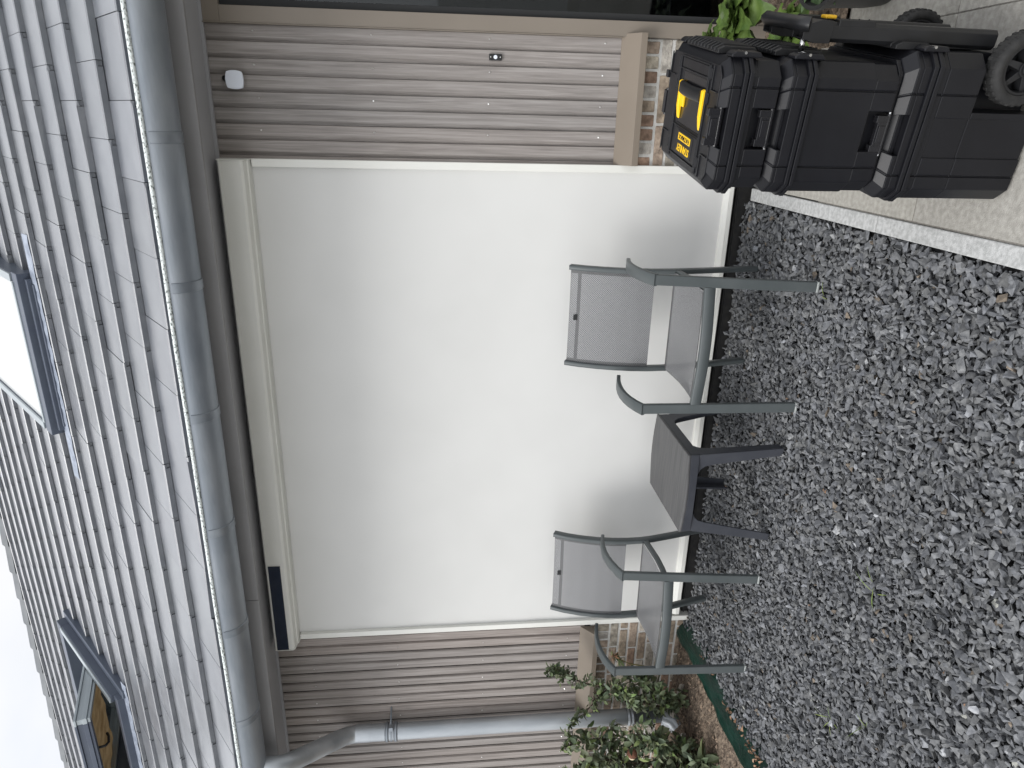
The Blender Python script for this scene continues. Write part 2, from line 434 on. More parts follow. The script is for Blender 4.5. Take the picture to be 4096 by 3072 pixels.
# pavement: separate 60 cm slabs
b = MB()
xs = [-.277, .333, .943, 1.553, 2.163]
ys = [2.79, 2.19, 1.59, .99, .39, -.21, -.81, -1.41]
for i in range(len(xs) - 1):
    for j in range(len(ys)):
        y1 = ys[j]; y0 = y1 - .6
        t = random.uniform(.9, 1.06); b.tone = (t, t, t * random.uniform(.97, 1.0))
        dz = random.uniform(-.0015, .0015)
        b.box(xs[i] + .002, xs[i + 1] - .002, y0 + .002, y1 - .002, -.06, dz)
b.tone = (.98, .98, .96)
b.box(-.275, .332, 2.792, 3.40, -.06, 0)
tag(b.build('pavement', M['slab'], bevel=.0015), kind='structure')
M['jointsand'] = mat('joint_sand', (.15, .14, .125, 1), .95, col2=(.22, .21, .19, 1), nscale=90)
b = MB(); b.box(-.2805, 2.2, -2.0, 2.80, -.09, -.0025); tag(b.build('pavement_bed', M['jointsand']), kind='structure')
b = MB()
for y1 in (3.43, 2.37, 1.37, .37, -.63):
    y0 = {3.43: 2.375, 2.37: 1.375, 1.37: .375, .37: -.625, -.63: -1.6}[y1]
    b.box(-.340, -.281, y0, y1, -.10, .004)
tag(b.build('kerb', M['kerb'], bevel=.004), kind='structure')
# soil beds
def soil_sheet(name, x0, x1, y0, y1, z, nx, ny, amp, edge=None):
    b = MB(); v = []
    for j in range(ny + 1):
        for i in range(nx + 1):
            x = x0 + (x1 - x0) * i / nx; y = y0 + (y1 - y0) * j / ny
            if edge: x = min(x, edge(y) + 0)
            v.append((x, y, z + amp * (math.sin(x * 9.1 + y * 4) * .5 + random.uniform(-.8, .8))))
    f = [(j * (nx + 1) + i, j * (nx + 1) + i + 1, (j + 1) * (nx + 1) + i + 1, (j + 1) * (nx + 1) + i) for j in range(ny) for i in range(nx)]
    b.add(v, f); return tag(b.build(name, M['soil'], smooth=True), kind='structure')
soil_sheet('soil_bed', -6.2, -3.02, 1.2, 3.56, .030, 110, 90, .013)
soil_sheet('soil_strip', .30, 2.2, 2.80, 3.56, .012, 50, 30, .014)

# bark and clods scattered over the soil: nobody could count them
b = MB()
for k in range(1500):
    x = random.uniform(-4.9, -3.08); y = random.uniform(2.1, 3.5)
    if k % 8 == 0: x = random.uniform(.36, .9); y = random.uniform(2.85, 3.45)
    z = .045 if x < 0 else .02; r = random.uniform(.004, .013); a = random.uniform(0, 6.28)
    t = random.uniform(.5, 1.3); b.tone = (t, t, t)
    ps = []
    for q in range(5):
        aa = a + q * 1.256; ps.append((x + math.cos(aa) * r * random.uniform(.5, 1.5), y + math.sin(aa) * r * random.uniform(.5, 1.2), z + random.uniform(-.003, .004)))
    b.add(ps + [(x, y, z + r * .8)], [(0, 1, 5), (1, 2, 5), (2, 3, 5), (3, 4, 5), (4, 0, 5)])
M['mulch'] = mat('bark_mulch', (.10, .070, .048, 1), .95, col2=(.27, .20, .145, 1), nscale=30, attr='tone')
tag(b.build('bark_mulch', M['mulch']), kind='stuff')

# ------------------------------------------------------------------ slate chippings (one mass of tens of thousands of stones)
def make_protos(n):
    out = []
    for i in range(n):
        bm = bmesh.new()
        ax = (1.0, RNG.uniform(.5, .92), RNG.uniform(.26, .60))
        for k in range(RNG.integers(7, 11)):
            d = RNG.normal(size=3); d /= np.linalg.norm(d); d *= RNG.uniform(.78, 1.18)
            bm.verts.new((d[0] * ax[0], d[1] * ax[1], d[2] * ax[2]))
        r = bmesh.ops.convex_hull(bm, input=bm.verts[:])
        bmesh.ops.delete(bm, geom=[g for g in r['geom_interior'] if isinstance(g, bmesh.types.BMVert)], context='VERTS')
        bmesh.ops.triangulate(bm, faces=bm.faces[:])
        bm.verts.ensure_lookup_table(); bm.verts.index_update()
        V = np.array([v.co[:] for v in bm.verts], dtype=np.float32)
        F = np.array([[v.index for v in f.verts] for f in bm.faces], dtype=np.int64)
        out.append((V, F)); bm.free()
    return out

def rotmats(n, tilt):
    az = RNG.uniform(0, 2 * np.pi, n); a2 = RNG.uniform(0, 2 * np.pi, n); tl = np.abs(RNG.normal(0, tilt, n))
    ca, sa = np.cos(az), np.sin(az)
    Z = np.zeros((n, 3, 3)); Z[:, 0, 0] = ca; Z[:, 0, 1] = -sa; Z[:, 1, 0] = sa; Z[:, 1, 1] = ca; Z[:, 2, 2] = 1
    kx, ky = np.cos(a2), np.sin(a2); c, s_ = np.cos(tl), np.sin(tl)
    K = np.zeros((n, 3, 3)); K[:, 0, 0] = c + kx * kx * (1 - c); K[:, 0, 1] = kx * ky * (1 - c); K[:, 0, 2] = ky * s_
    K[:, 1, 0] = kx * ky * (1 - c); K[:, 1, 1] = c + ky * ky * (1 - c); K[:, 1, 2] = -kx * s_
    K[:, 2, 0] = -ky * s_; K[:, 2, 1] = kx * s_; K[:, 2, 2] = c
    return np.einsum('nij,njk->nik', K, Z)

def scatter_stones(P, S, tilt, protos, tone):
    Rm = rotmats(len(P), tilt); idx = RNG.integers(0, len(protos), len(P))
    VV, FF, TT, off = [], [], [], 0
    for k, (V, F) in enumerate(protos):
        sel = np.where(idx == k)[0]
        if not len(sel): continue
        v = np.einsum('nij,vj->nvi', Rm[sel], V) * S[sel][:, None, None] + P[sel][:, None, :]
        n = len(V); VV.append(v.reshape(-1, 3))
        f = F[None] + (np.arange(len(sel)) * n)[:, None, None] + off
        FF.append(f.reshape(-1, 3)); TT.append(np.repeat(tone[sel], len(F), axis=0)); off += n * len(sel)
    return np.concatenate(VV), np.concatenate(FF), np.concatenate(TT)

def mesh_np(name, V, F, T, material):
    me = bpy.data.meshes.new(name)
    me.vertices.add(len(V)); me.vertices.foreach_set('co', V.astype(np.float32).ravel())
    me.loops.add(len(F) * 3); me.loops.foreach_set('vertex_index', F.astype(np.int32).ravel())
    me.polygons.add(len(F)); me.polygons.foreach_set('loop_start', np.arange(0, len(F) * 3, 3, dtype=np.int32))
    me.polygons.foreach_set('loop_total', np.full(len(F), 3, dtype=np.int32))
    me.update(calc_edges=True)
    at = me.attributes.new('tone', 'FLOAT_COLOR', 'FACE')
    arr = np.ones((len(F), 4), dtype=np.float32); arr[:, :3] = T; at.data.foreach_set('color', arr.ravel())
    me.materials.append(material)
    me.shade_flat()
    o = bpy.data.objects.new(name, me); COL.objects.link(o); return o

protos = make_protos(70)
def layer(step, z, zr, smin, smax, y0=-.25):
    gx = np.arange(-2.965, -.345, step); gy = np.arange(y0, 3.515, step)
    X, Y = np.meshgrid(gx, gy); n = X.size
    X = X.ravel() + RNG.uniform(-.5, .5, n) * step; Y = Y.ravel() + RNG.uniform(-.5, .5, n) * step
    Z = z + RNG.uniform(-zr, zr, n)
    S = RNG.uniform(smin, smax, n) ; big = RNG.random(n) < .10; S[big] *= RNG.uniform(1.15, 1.5, big.sum())
    # the bank leans up a little against the membrane on the left
    Z += np.clip((-2.80 - X) / .18, 0, 1) * .018
    keep = (X - S * .9 > -2.985 + .02 * np.sin(Y * 7)) & (X + S * .75 < -.336) & (Y + S < 3.53)
    keep &= ~((X < -2.90) & (RNG.random(n) < .25))
    base = RNG.uniform(.100, .195, n); hue = RNG.uniform(-.004, .006, n)
    T = np.stack([base * .975 - hue * .3, base * .995, base * 1.025 + hue], 1)
    pale = RNG.random(n) < .045; T[pale] *= RNG.uniform(1.3, 2.2, pale.sum())[:, None]
    tan = RNG.random(n) < .010; T[tan] = np.array([.20, .165, .13]) * RNG.uniform(.6, 1.2, tan.sum())[:, None]
    wht = RNG.random(n) < .0008; T[wht] = np.array([.42, .42, .38])
    P = np.stack([X, Y, Z], 1)[keep]; return P, S[keep], T[keep]
parts_ = [layer(.022, -.028, .004, .014, .021), layer(.0215, -.015, .006, .013, .023), layer(.0275, -.004, .007, .012, .023)]
VF = []; off = 0
for (P, S, T), tl in zip(parts_, (.35, .55, .70)):
    V, F, TT = scatter_stones(P, S, tl, protos, T); VF.append((V, F + off, TT)); off += len(V)
gravel = mesh_np('slate_gravel', np.concatenate([a[0] for a in VF]), np.concatenate([a[1] for a in VF]), np.concatenate([a[2] for a in VF]), M['stone'])
tag(gravel, kind='stuff')

# ================================================================== house
house = thing('house', 'low brick and grey wood-look clad house with grey tiled roof', 'house', (-1.5, 3.6, 0))
def H(b, name, mats, **k):
    o = b.build(name, mats, **k); o.parent = house; o.location = (-house.location.x, -house.location.y, 0); return o
def sub(b, name, mats, parent, **k):
    return b.build(name, mats, parent=parent, **k)

# masonry core behind the facade and the sides / back of the house
b = MB()
b.box(-9.0, -2.93, 3.575, 3.80, -.1, 2.60); b.box(-.215, .45, 3.575, 3.80, -.1, 2.60); b.box(-2.93, -.215, 3.60, 3.80, -.1, 2.60)
b.box(-9.0, -8.8, 3.80, 10.2, -.1, 2.6); b.box(2.6, 2.8, 3.80, 10.2, -.1, 2.6); b.box(-9.0, 2.8, 10.2, 10.4, -.1, 2.6)
b.box(1.60, 2.8, 3.575, 3.80, -.1, 2.60)
H(b, 'wall', M['plaster'])

# brick plinths
def brick_course(b, x0, x1, z0, z1, length, y0, joint, shift):
    x = x0 - shift
    while x < x1:
        a = max(x, x0); c = min(x + length, x1)
        if c - a > .012:
            pal = random.choice([(.30, .245, .19), (.34, .28, .22), (.28, .22, .17), (.38, .34, .28), (.34, .27, .215), (.46, .43, .39), (.29, .20, .15), (.32, .29, .245), (.42, .38, .33)])
            t = random.uniform(.85, 1.15); b.tone = tuple(p_ * t for p_ in pal)
            dy = random.uniform(-.0025, .0025); j = lambda: random.uniform(-.0018, .0018)
            p = [(a + j(), y0 + dy, z0 + j()), (c + j(), y0 + dy, z0 + j()), (c, y0 + .03, z0), (a, y0 + .03, z0),
                 (a + j(), y0 + dy, z1 + j()), (c + j(), y0 + dy, z1 + j()), (c, y0 + .03, z1), (a, y0 + .03, z1)]
            b.hexa(p)
        x += length + joint
def plinth(x0, x1, zb):
    b = MB(); b.mi = 0
    YB = 3.522
    brick_course(b, x0, x1, .503, .600, .053, YB, .011, .01)
    z1 = .4905; k = 0
    while z1 > zb:
        brick_course(b, x0, x1, z1 - .049, z1, .211, YB, .012, (.04 if k % 2 == 0 else .14) + random.uniform(-.02, .02)); z1 -= .0622; k += 1
    b.mi = 1; b.tone = (1, 1, 1)
    b.box(x0 - .002, x1 + .002, YB + .0045, YB + .06, zb - .04, .62)
    return H(b, 'brick_plinth', [M['brick'], M['mortar']], bevel=.006, seg=3)
plinth(-.189, .376, -.06)
plinth(-8.9, -2.966, -.06)

# cladding boards (channel profile), one mesh per field, screws included as its fixings
def cladding(x0, x1, z0, z1, screw_z, first):
    b = MB(); PW = .1372; n = 0
    x = x1
    prof = [(0, .010), (.0035, .0), (.0515, .0), (.0645, .0135), (.0672, .0135), (.0686, .019)]
    while x > x0 + .004:
        tt = random.random(); b.tone = (tt, random.random(), random.random())
        pts = []
        for h in (0, 1):
            for (dx, dy) in prof:
                pts.append((x - h * .0686 - dx, 3.522 + dy))
        pts = [(max(px_, x0), py_) for px_, py_ in pts]
        v = [(px_, py_, z0) for px_, py_ in pts] + [(px_, py_, z1) for px_, py_ in pts]
        m_ = len(pts)
        b.add(v, [(i, i + 1, m_ + i + 1, m_ + i) for i in range(m_ - 1)])
        b.add([(pts[0][0], 3.522, z0 + .0), (pts[-1][0], 3.522, z0), (pts[-1][0], 3.55, z0), (pts[0][0], 3.55, z0)], [(0, 1, 2, 3)])
        x -= PW; n += 1
    b.mi = 1; b.tone = (1, 1, 1)
    x = x1
    k = 0
    while x > x0 + .05:
        sx = x - (.027 if first else .093)
        for zz in screw_z:
            if k % 1 == 0: b.tube([(sx, 3.5195, zz + random.uniform(-.006, .006)), (sx, 3.524, zz)], .0034, 7)
        x -= PW; k += 1
    return H(b, 'cladding', [M['wood'], M['screwmetal']])
cladding(-.188, .376, .662, 2.562, (2.352, 1.835, 1.303, .768), True)
cladding(-8.9, -2.966, .662, 2.562, (2.352, 1.835, 1.303, .768), False)
b = MB(); b.box(-8.9, -2.966, 3.552, 3.572, .62, 2.56); b.box(-.188, .376, 3.552, 3.572, .62, 2.56); H(b, 'backing_board', M['deck'])

# sills
def sill(x0, x1, mitre):
    b = MB()
    sec = [(3.520, .690), (3.440, .618), (3.440, .587), (3.443, .587), (3.443, .612), (3.521, .6)]
    xa, xb = x0, x1
    v = [(xa, y, z) for y, z in sec] + [(xb, y, z) for y, z in sec]
    n = len(sec)
    b.add(v, [(i, (i + 1) % n, n + (i + 1) % n, n + i) for i in range(n)] + [tuple(range(n))[::-1], tuple(range(n, 2 * n))])
    return H(b, 'window_sill', M['beige2'], bevel=.0015)
sill(-.187, .392, 0)
sill(-8.9, -2.972, 1)

# threshold strip under the roller screen
b = MB(); b.box(-2.935, -.215, 3.555, 3.60, -.10, .075); b.box(-2.935, -.215, 3.535, 3.555, -.1, .035); b.box(-2.935, -.215, 3.528, 3.535, .020, .028)
H(b, 'threshold', M['black_metal'])
b = MB(); b.box(-2.93, -.215, 3.558, 3.60, .0751, 2.56); H(b, 'sliding_door_leaf', M['room'])

# tall glazed door to the right
b = MB()
b.box(.378, .444, 3.500, 3.60, -.02, 2.478)                    # jamb
b.box(.3735, .3779, 3.496, 3.53, .69, 2.552)                   # thin flange
b.box(.378, 1.60, 3.500, 3.60, 2.4785, 2.548)                  # head
b.box(1.535, 1.60, 3.500, 3.60, -.02, 2.478)
b.box(.4445, 1.5345, 3.510, 3.60, -.02, .05)
fr = H(b, 'door_frame', M['beige'], bevel=.002)
b = MB(); b.box(.4445, 1.5345, 3.546, 3.552, .0505, 2.478); sub(b, 'pane', M['glass'], fr)
b = MB(); b.box(.4445, .475, 3.525, 3.545, .0505, 2.478); b.box(.4755, 1.5, 3.525, 3.545, 2.450, 2.4775); sub(b, 'glazing_bead', M['room'], fr)
# the dim room behind it
b = MB()
b.box(.46, 1.6, 4.9, 4.95, 0, 2.5); b.box(.44, .46, 3.81, 4.95, 0, 2.5); b.box(1.6, 1.62, 3.81, 4.95, 0, 2.5); b.box(.44, 1.62, 3.81, 4.95, 2.5, 2.52); b.box(.44, 1.62, 3.81, 4.95, -.02, 0)
b.box(.5, 1.0, 4.3, 4.7, 0, .75)
H(b, 'room_shell', M['room'])

# soffit and fascia
b = MB()
b.box(-9.2, 2.9, 3.086, 3.70, 2.563, 2.585)
b.box(-9.2, 2.9, 3.500, 3.516, 2.548, 2.5625)
H(b, 'soffit', M['soffit'])
b = MB()
for (xa, xb) in ((-9.2, -5.302), (-5.298, -2.320), (-2.317, .682), (.685, 2.9)):
    b.box(xa, xb, 3.062, 3.084, 2.487, 2.70)
H(b, 'fascia', M['fascia'], bevel=.0015)

# ------------------------------------------------------------------ roof
TH = R(41.5); CT, ST = math.cos(TH), math.sin(TH)
Y0, Z0 = 2.975, 2.695
def RP(x, u, n): return (x, Y0 + u * CT - n * ST, Z0 + u * ST + n * CT)
NC = 18; GA = .305; TW = .30
U2 = (1.99, 3.18); X2 = (-5.24, -4.20)          # opening of the swung roof window
U1 = (2.05, 3.42); X1 = (-1.96, -.93)
def roof_box(b, x0, x1, u0, u1, n0, n1):
    p = [RP(x0, u0, n0), RP(x1, u0, n0), RP(x1, u1, n0), RP(x0, u1, n0), RP(x0, u0, n1), RP(x1, u0, n1), RP(x1, u1, n1), RP(x0, u1, n1)]
    b.hexa(p)
roofm = MB()
for (a0, a1, c0, c1) in ((-9.1, X2[0], .06, 5.44), (X2[1], 2.8, .06, 5.44), (X2[0], X2[1], .06, U2[0]), (X2[0], X2[1], U2[1], 5.44)):
    roof_box(roofm, a0, a1, c0, c1, -.20, -.072)
# far slope
fy = Y0 + 5.44 * CT; fz = Z0 + 5.44 * ST
roofm.add([(-9.1, fy, fz - .06), (2.8, fy, fz - .06), (2.8, fy + 4.1, fz - 3.7), (-9.1, fy + 4.1, fz - 3.7)], [(0, 1, 2, 3)])
roof = H(roofm, 'roof', M['deck'])
def tile_piece(b, xa, xb, xr, u, ub):
    t = random.uniform(.93, 1.05); b.tone = (t, t * random.uniform(.99, 1.01), t * random.uniform(.99, 1.02))
    dz = random.uniform(-.0016, .0016); du = random.uniform(-.003, .003)
    tilt = -.031 / GA
    def P(x, uu, nn_): return RP(x, uu + du, nn_ + dz + (uu - u) * tilt)
    bl = .005
    xe = xb - .0025; lockw = .022 if xb == xr and xb - xa > .05 else 0
    # main slab
    sec0 = [P(xa, u, -.030), P(xe - lockw, u, -.030), P(xe - lockw, u, -bl), P(xa, u, -bl)]
    v = [P(xa, u, -.030), P(xe - lockw, u, -.030), P(xe - lockw, u, -bl), P(xe - lockw, u + bl, 0), P(xa, u + bl, 0), P(xa, u, -bl)]
    w_ = [P(xa, ub, -.030), P(xe - lockw, ub, -.030), P(xe - lockw, ub, -bl), P(xe - lockw, ub, 0), P(xa, ub, 0), P(xa, ub, -bl)]
    b.add(v + w_, [(0, 1, 7, 6), (1, 2, 8, 7), (2, 3, 9, 8), (3, 4, 10, 9), (4, 5, 11, 10), (5, 0, 6, 11), (5, 4, 3, 2, 1, 0)])
    if lockw:
        # interlock: top half only, its underside stays open and shows as a small hooked notch in the butt
        xi = xe - lockw
        v = [P(xi, u, -.013), P(xe, u, -.013), P(xe, u, -bl), P(xe, u + bl, 0), P(xi, u + bl, 0), P(xi, u, -bl)]
        w_ = [P(xi, ub, -.013), P(xe, ub, -.013), P(xe, ub, -bl), P(xe, ub, 0), P(xi, ub, 0), P(xi, ub, -bl)]
        b.add(v + w_, [(0, 1, 7, 6), (1, 2, 8, 7), (2, 3, 9, 8), (3, 4, 10, 9), (4, 5, 11, 10), (5, 4, 3, 2, 1, 0)])
        v = [P(xi + .0025, u + .005, -.030), P(xe, u + .005, -.030), P(xe, u + .005, -.0145), P(xi + .0025, u + .005, -.0145)]
        w_ = [P(xi + .0025, ub, -.030), P(xe, ub, -.030), P(xe, ub, -.0145), P(xi + .0025, ub, -.0145)]
        b.add(v + w_, [(0, 1, 5, 4), (1, 2, 6, 5), (2, 3, 7, 6), (3, 0, 4, 7), (3, 2, 1, 0)])

b = MB()
for k in range(NC):
    u = k * GA
    shift = 0 if k % 2 == 0 else .15
    n0 = -.0
    for q in range(-9, 33):
        xr = .344 - shift - q * TW            # right-hand joint of this tile
        xl = xr - TW
        if xl > 1.9 or xr < -8.9: continue
        def cut(xa, xb):
            # tiles stop at the openings
            for (X_, U_) in ((X2, U2), (X1, U1)):
                if u + .28 > U_[0] and u < U_[1] and xb > X_[0] and xa < X_[1]:
                    if xa < X_[0] - .02: return (xa, X_[0])
                    if xb > X_[1] + .02: return (X_[1], xb)
                    return None
            return (xa, xb)
        pieces = []
        hit = None
        for (X_, U_) in ((X2, U2), (X1, U1)):
            if u < U_[0] and u + GA + .04 > U_[0] and xr > X_[0] and xl < X_[1]: hit = (X_, U_)
        if hit:
            X_, U_ = hit
            if xl < X_[0]: pieces.append((xl, X_[0], u + GA + .04))
            pieces.append((max(xl, X_[0]), min(xr, X_[1]), U_[0] - .03))
            if xr > X_[1]: pieces.append((X_[1], xr, u + GA + .04))
        else:
            c = cut(xl, xr)
            if not c: continue
            pieces.append((c[0], c[1], u + GA + .04))
        for xa, xb, ub in pieces:
          tile_piece(b, xa, xb, xr, u, ub)
tl = sub(b, 'tile_covering', M['tile'], roof)
# ridge caps
b = MB()
for k in range(34):
    xr = -5.03 + (k - 0) * .345 - 12 * .345 + .0
    xl = xr - .40
    if xr > 2.9 or xr < -9: pass
    apex = 5.35
    rings = []
    for (x, gr, lift) in ((xr, 0.0, .0), (xl + .03, .012, .012), (xl, .012, .012)):
        ring = []
        for a in np.linspace(-1, 1, 9):
            ang = a * R(84)
            yy = fy + math.sin(ang) * (.135 + gr); zz = fz - .150 + math.cos(ang) * (.125 + gr) + lift
            ring.append((x, yy, zz))
        for a in np.linspace(1, -1, 9):
            ang = a * R(84)
            yy = fy + math.sin(ang) * (.113 + gr); zz = fz - .150 + math.cos(ang) * (.103 + gr) + lift
            ring.append((x, yy, zz))
        rings.append(ring)
    b.loft(rings)
sub(b, 'ridge_caps', M['ridge'], roof, autosm=35)

# closed roof window (upper right of the roof) ------------------------------
def skylight_frame(b, X_, U_, n0, n1, wd, wb, wt):
    roof_box(b, X_[0], X_[0] + wd, U_[0] + wb, U_[1] - wt, n0, n1)
    roof_box(b, X_[1] - wd, X_[1], U_[0] + wb, U_[1] - wt, n0, n1)
    roof_box(b, X_[0] - .012, X_[1] + .012, U_[0], U_[0] + wb - .001, n0, n1 + .004)
    roof_box(b, X_[0] - .012, X_[1] + .012, U_[1] - wt + .001, U_[1], n0, n1 + .01)
b = MB()
skylight_frame(b, X1, (1.96, 3.45), -.05, .072, .055, .11, .12)
roof_box(b, X1[0] + .02, X1[1] - .02, 1.925, 1.959, -.04, .038)
roof_box(b, X1[0] + .05, X1[1] - .05, 1.90, 1.924, -.04, .015)
s1 = sub(b, 'roof_window', M['skyframe'], roof, bevel=.004)
b = MB()
roof_box(b, X1[0] + .0005, X1[0] + .05, 2.08, 3.33, .0725, .086); roof_box(b, X1[1] - .05, X1[1] - .0005, 2.08, 3.33, .0725, .086); roof_box(b, X1[0] + .05, X1[1] - .05, 2.055, 2.079, .0725, .084)
sub(b, 'trim', M['skyframe_light'], s1, bevel=.003)
b = MB(); roof_box(b, X1[0] + .056, X1[1] - .056, 2.08, 3.33, .050, .068); sub(b, 'pane', M['skyglass'], s1)
def apron(x0, x1, u0, u1):
    b = MB(); v = []; n = 60
    for i in range(n + 1):
        x = x0 + (x1 - x0) * i / n
        ww = .003 * math.sin(i * 1.1) + random.uniform(-.003, .003)
        v += [RP(x, u0 + ww, .003 + .002 * math.sin(i * .9)), RP(x, (u0 + u1) / 2, .004 + .002 * math.sin(i * 1.7)), RP(x, u1, .008)]
    f = []
    for i in range(n):
        for j in range(2):
            a = i * 3 + j; f.append((a, a + 1, a + 4, a + 3))
    m_ = len(v); v += [(p[0], p[1] + .002, p[2] - .004) for p in v]
    f += [tuple(i + m_ for i in q)[::-1] for q in list(f)]
    b.add(v, f); return b
ap = apron(-2.28, -.68, 1.845, 1.935); sub(ap, 'flashing', M['lead'], s1, smooth=True)

# swung-open roof window (lower left of the roof) -----------------------------
b = MB()
roof_box(b, X2[0] - .03, X2[0] + .03, 2.00, 3.14, -.15, .078)
roof_box(b, X2[1] - .03, X2[1] + .03, 2.00, 3.14, -.15, .078)
roof_box(b, X2[0] - .03, X2[1] + .03, 1.93, 1.999, -.15, .058)
roof_box(b, X2[0] - .03, X2[1] + .03, 3.141, 3.25, -.15, .085)
roof_box(b, X2[0] - .10, X2[0] - .031, 1.90, 3.25, -.03, .022); roof_box(b, X2[1] + .031, X2[1] + .10, 1.90, 3.25, -.03, .022)
s2 = sub(b, 'roof_window', M['skyframe'], roof, bevel=.004)
for xa in (X2[1] - .028, X2[0] - .022):
    b = MB(); roof_box(b, xa, xa + .05, 2.0, 3.14, .0785, .092); sub(b, 'trim', M['skyframe_light'], s2, bevel=.003)
b = MB()
roof_box(b, X2[0] + .03, X2[0] + .045, 2.0, 3.14, -.75, -.151); roof_box(b, X2[1] - .045, X2[1] - .03, 2.0, 3.14, -.75, -.151)
roof_box(b, X2[0], X2[1], 1.98, 1.999, -.75, -.151); roof_box(b, X2[0], X2[1], 3.141, 3.16, -.75, -.151); roof_box(b, X2[0], X2[1], 1.98, 3.16, -.78, -.751)
sub(b, 'reveal', M['plaster'], s2)
ap = apron(-5.5, -4.02, 1.845, 1.93); sub(ap, 'flashing', M['lead'], s2, smooth=True)
# the sash turns about a horizontal axis at mid height, lower half outward
PU, PN = 2.585, .09; PH = R(23.6)
def SP(x, a, d):       # a: along the sash from the pivot (negative = lower half), d: depth, 0 = outer face, negative = inward
    return RP(x, PU + a * math.cos(PH) + d * math.sin(PH), PN - a * math.sin(PH) + d * math.cos(PH))
def sash_box(b, x0, x1, a0, a1, d0, d1):
    b.hexa([SP(x0, a0, d0), SP(x1, a0, d0), SP(x1, a1, d0), SP(x0, a1, d0), SP(x0, a0, d1), SP(x1, a0, d1), SP(x1, a1, d1), SP(x0, a1, d1)])
SX0, SX1 = X2[0] + .035, X2[1] - .035
b = MB()
for (d0, d1, ins) in ((-.012, .004, 0), (-.050, -.013, .012), (-.082, -.051, .004), (-.102, -.083, .016)):
    sash_box(b, SX0 + ins, SX0 + .055, -.62 + ins, .55, d0, d1); sash_box(b, SX1 - .055, SX1 - ins, -.62 + ins, .55, d0, d1)
    sash_box(b, SX0 + .0555, SX1 - .0555, .485, .55, d0, d1)
    b.mi = 1; sash_box(b, SX0 + .0555, SX1 - .0555, -.62 + ins, -.555, d0, d1); b.mi = 0
sash = sub(b, 'sash', [M['skyframe_light'], M['skyframe']], s2, bevel=.002)
_t = M['packing'].node_tree; _p = _t.nodes['Principled BSDF']; _tl = _t.nodes.new('ShaderNodeBsdfTranslucent'); _x = _t.nodes.new('ShaderNodeMixShader')
_x.inputs[0].default_value = .55; _t.links.new(_p.inputs['Base Color'].links[0].from_socket, _tl.inputs[0])
_t.links.new(_p.outputs[0], _x.inputs[1]); _t.links.new(_tl.outputs[0], _x.inputs[2]); _t.links.new(_x.outputs[0], _t.nodes['Material Output'].inputs[0])
b = MB(); nn_ = 14; v = []
for j in range(nn_ + 1):
    for i in range(nn_ + 1):
        x = SX0 + .055 + (SX1 - SX0 - .11) * i / nn_; a = -.555 + .60 * j / nn_
        v.append(SP(x, a, -.070 - .012 * math.sin(i * 1.7 + j * .6) * math.sin(j * .8 + i * .3)))
b.add(v, [(j * (nn_ + 1) + i, j * (nn_ + 1) + i + 1, (j + 1) * (nn_ + 1) + i + 1, (j + 1) * (nn_ + 1) + i) for j in range(nn_) for i in range(nn_)])
sub(b, 'paper_cover', M['packing'], s2, smooth=True)
b = MB(); sash_box(b, SX0 + .056, SX1 - .056, -.555, .485, -.020, -.010); sub(b, 'pane', M['glass'], s2)
b = MB()
hk = [SP(-4.62, -.53, -.09), SP(-4.62, -.53, -.14), SP(-4.62, -.50, -.16), SP(-4.62, -.44, -.155), SP(-4.62, -.40, -.14)]
b.tube(hk, .010, 8); sub(b, 'handle', M['black_plastic'], s2)

# ------------------------------------------------------------------ gutter
def ring_pts(x, r, a0, a1, n, cy=2.943, cz=2.612):
    return [(x, cy + r * math.sin(a), cz - r * math.cos(a)) for a in np.linspace(a0, a1, n)]
b = MB()
xs_ = [-9.1, 2.85]
GR = .0935
for k in range(1):
    rings = []
    for x in np.linspace(xs_[0], xs_[1], 40):
        o_ = ring_pts(x, GR, R(-90), R(90), 25); i_ = ring_pts(x, GR - .0025, R(90), R(-90), 25)
        rings.append(o_ + i_)
    b.loft(rings)
gut = H(b, 'gutter', M['zinc'], autosm=40)
b = MB()
pts = [(x, 2.943 - GR - .002 + .0008 * math.sin(x * 9), 2.6195 + .0012 * math.sin(x * 5.3)) for x in np.linspace(-9.1, 2.85, 160)]
b.tube(pts, .0088, 12); sub(b, 'rolled_lip', M['zinc_lip'], gut, smooth=True)
first = None
for k in range(-4, 13):
    x = -.085 - k * .567
    b = MB()
    rings = []
    for xx in (x - .021, x - .019, x + .019, x + .021):
        rr = GR + (.0035 if abs(xx - x) < .02 else .001)
        rings.append(ring_pts(xx, rr, R(-84), R(90), 22) + ring_pts(xx, GR + .0002, R(90), R(-84), 22))
    b.loft(rings); sub(b, 'joint_band', M['zinc_seam'], gut, autosm=40)

# downpipe
b = MB()
path = [(-3.33, 2.95, 2.53), (-3.33, 2.95, 2.47), (-3.345, 2.972, 2.43), (-3.38, 3.02, 2.40), (-3.60, 3.36, 2.195), (-3.640, 3.415, 2.165), (-3.655, 3.437, 2.12), (-3.656, 3.44, 2.06), (-3.656, 3.44, 1.9)]
b.tube(path, .0525, 22)
b.tube([(-3.656, 3.44, 1.9), (-3.657, 3.44, .36)], .051, 22)
pipe = H(b, 'downpipe', M['zinc_light'], autosm=50)
b = MB()
b.tube([(-3.655, 3.44, 2.110), (-3.655, 3.44, 2.02)], .0545, 22)
sub(b, 'pipe_socket', M['zinc_light'], pipe, autosm=40)
for z in (1.915, 1.860):
    b = MB(); b.tube([(-3.656, 3.44, z + .012), (-3.656, 3.44, z + .006), (-3.656, 3.44, z - .006), (-3.656, 3.44, z - .012)], [.053, .0605, .0605, .053], 22); sub(b, 'pipe_bead', M['zinc_seam'], pipe, autosm=40)
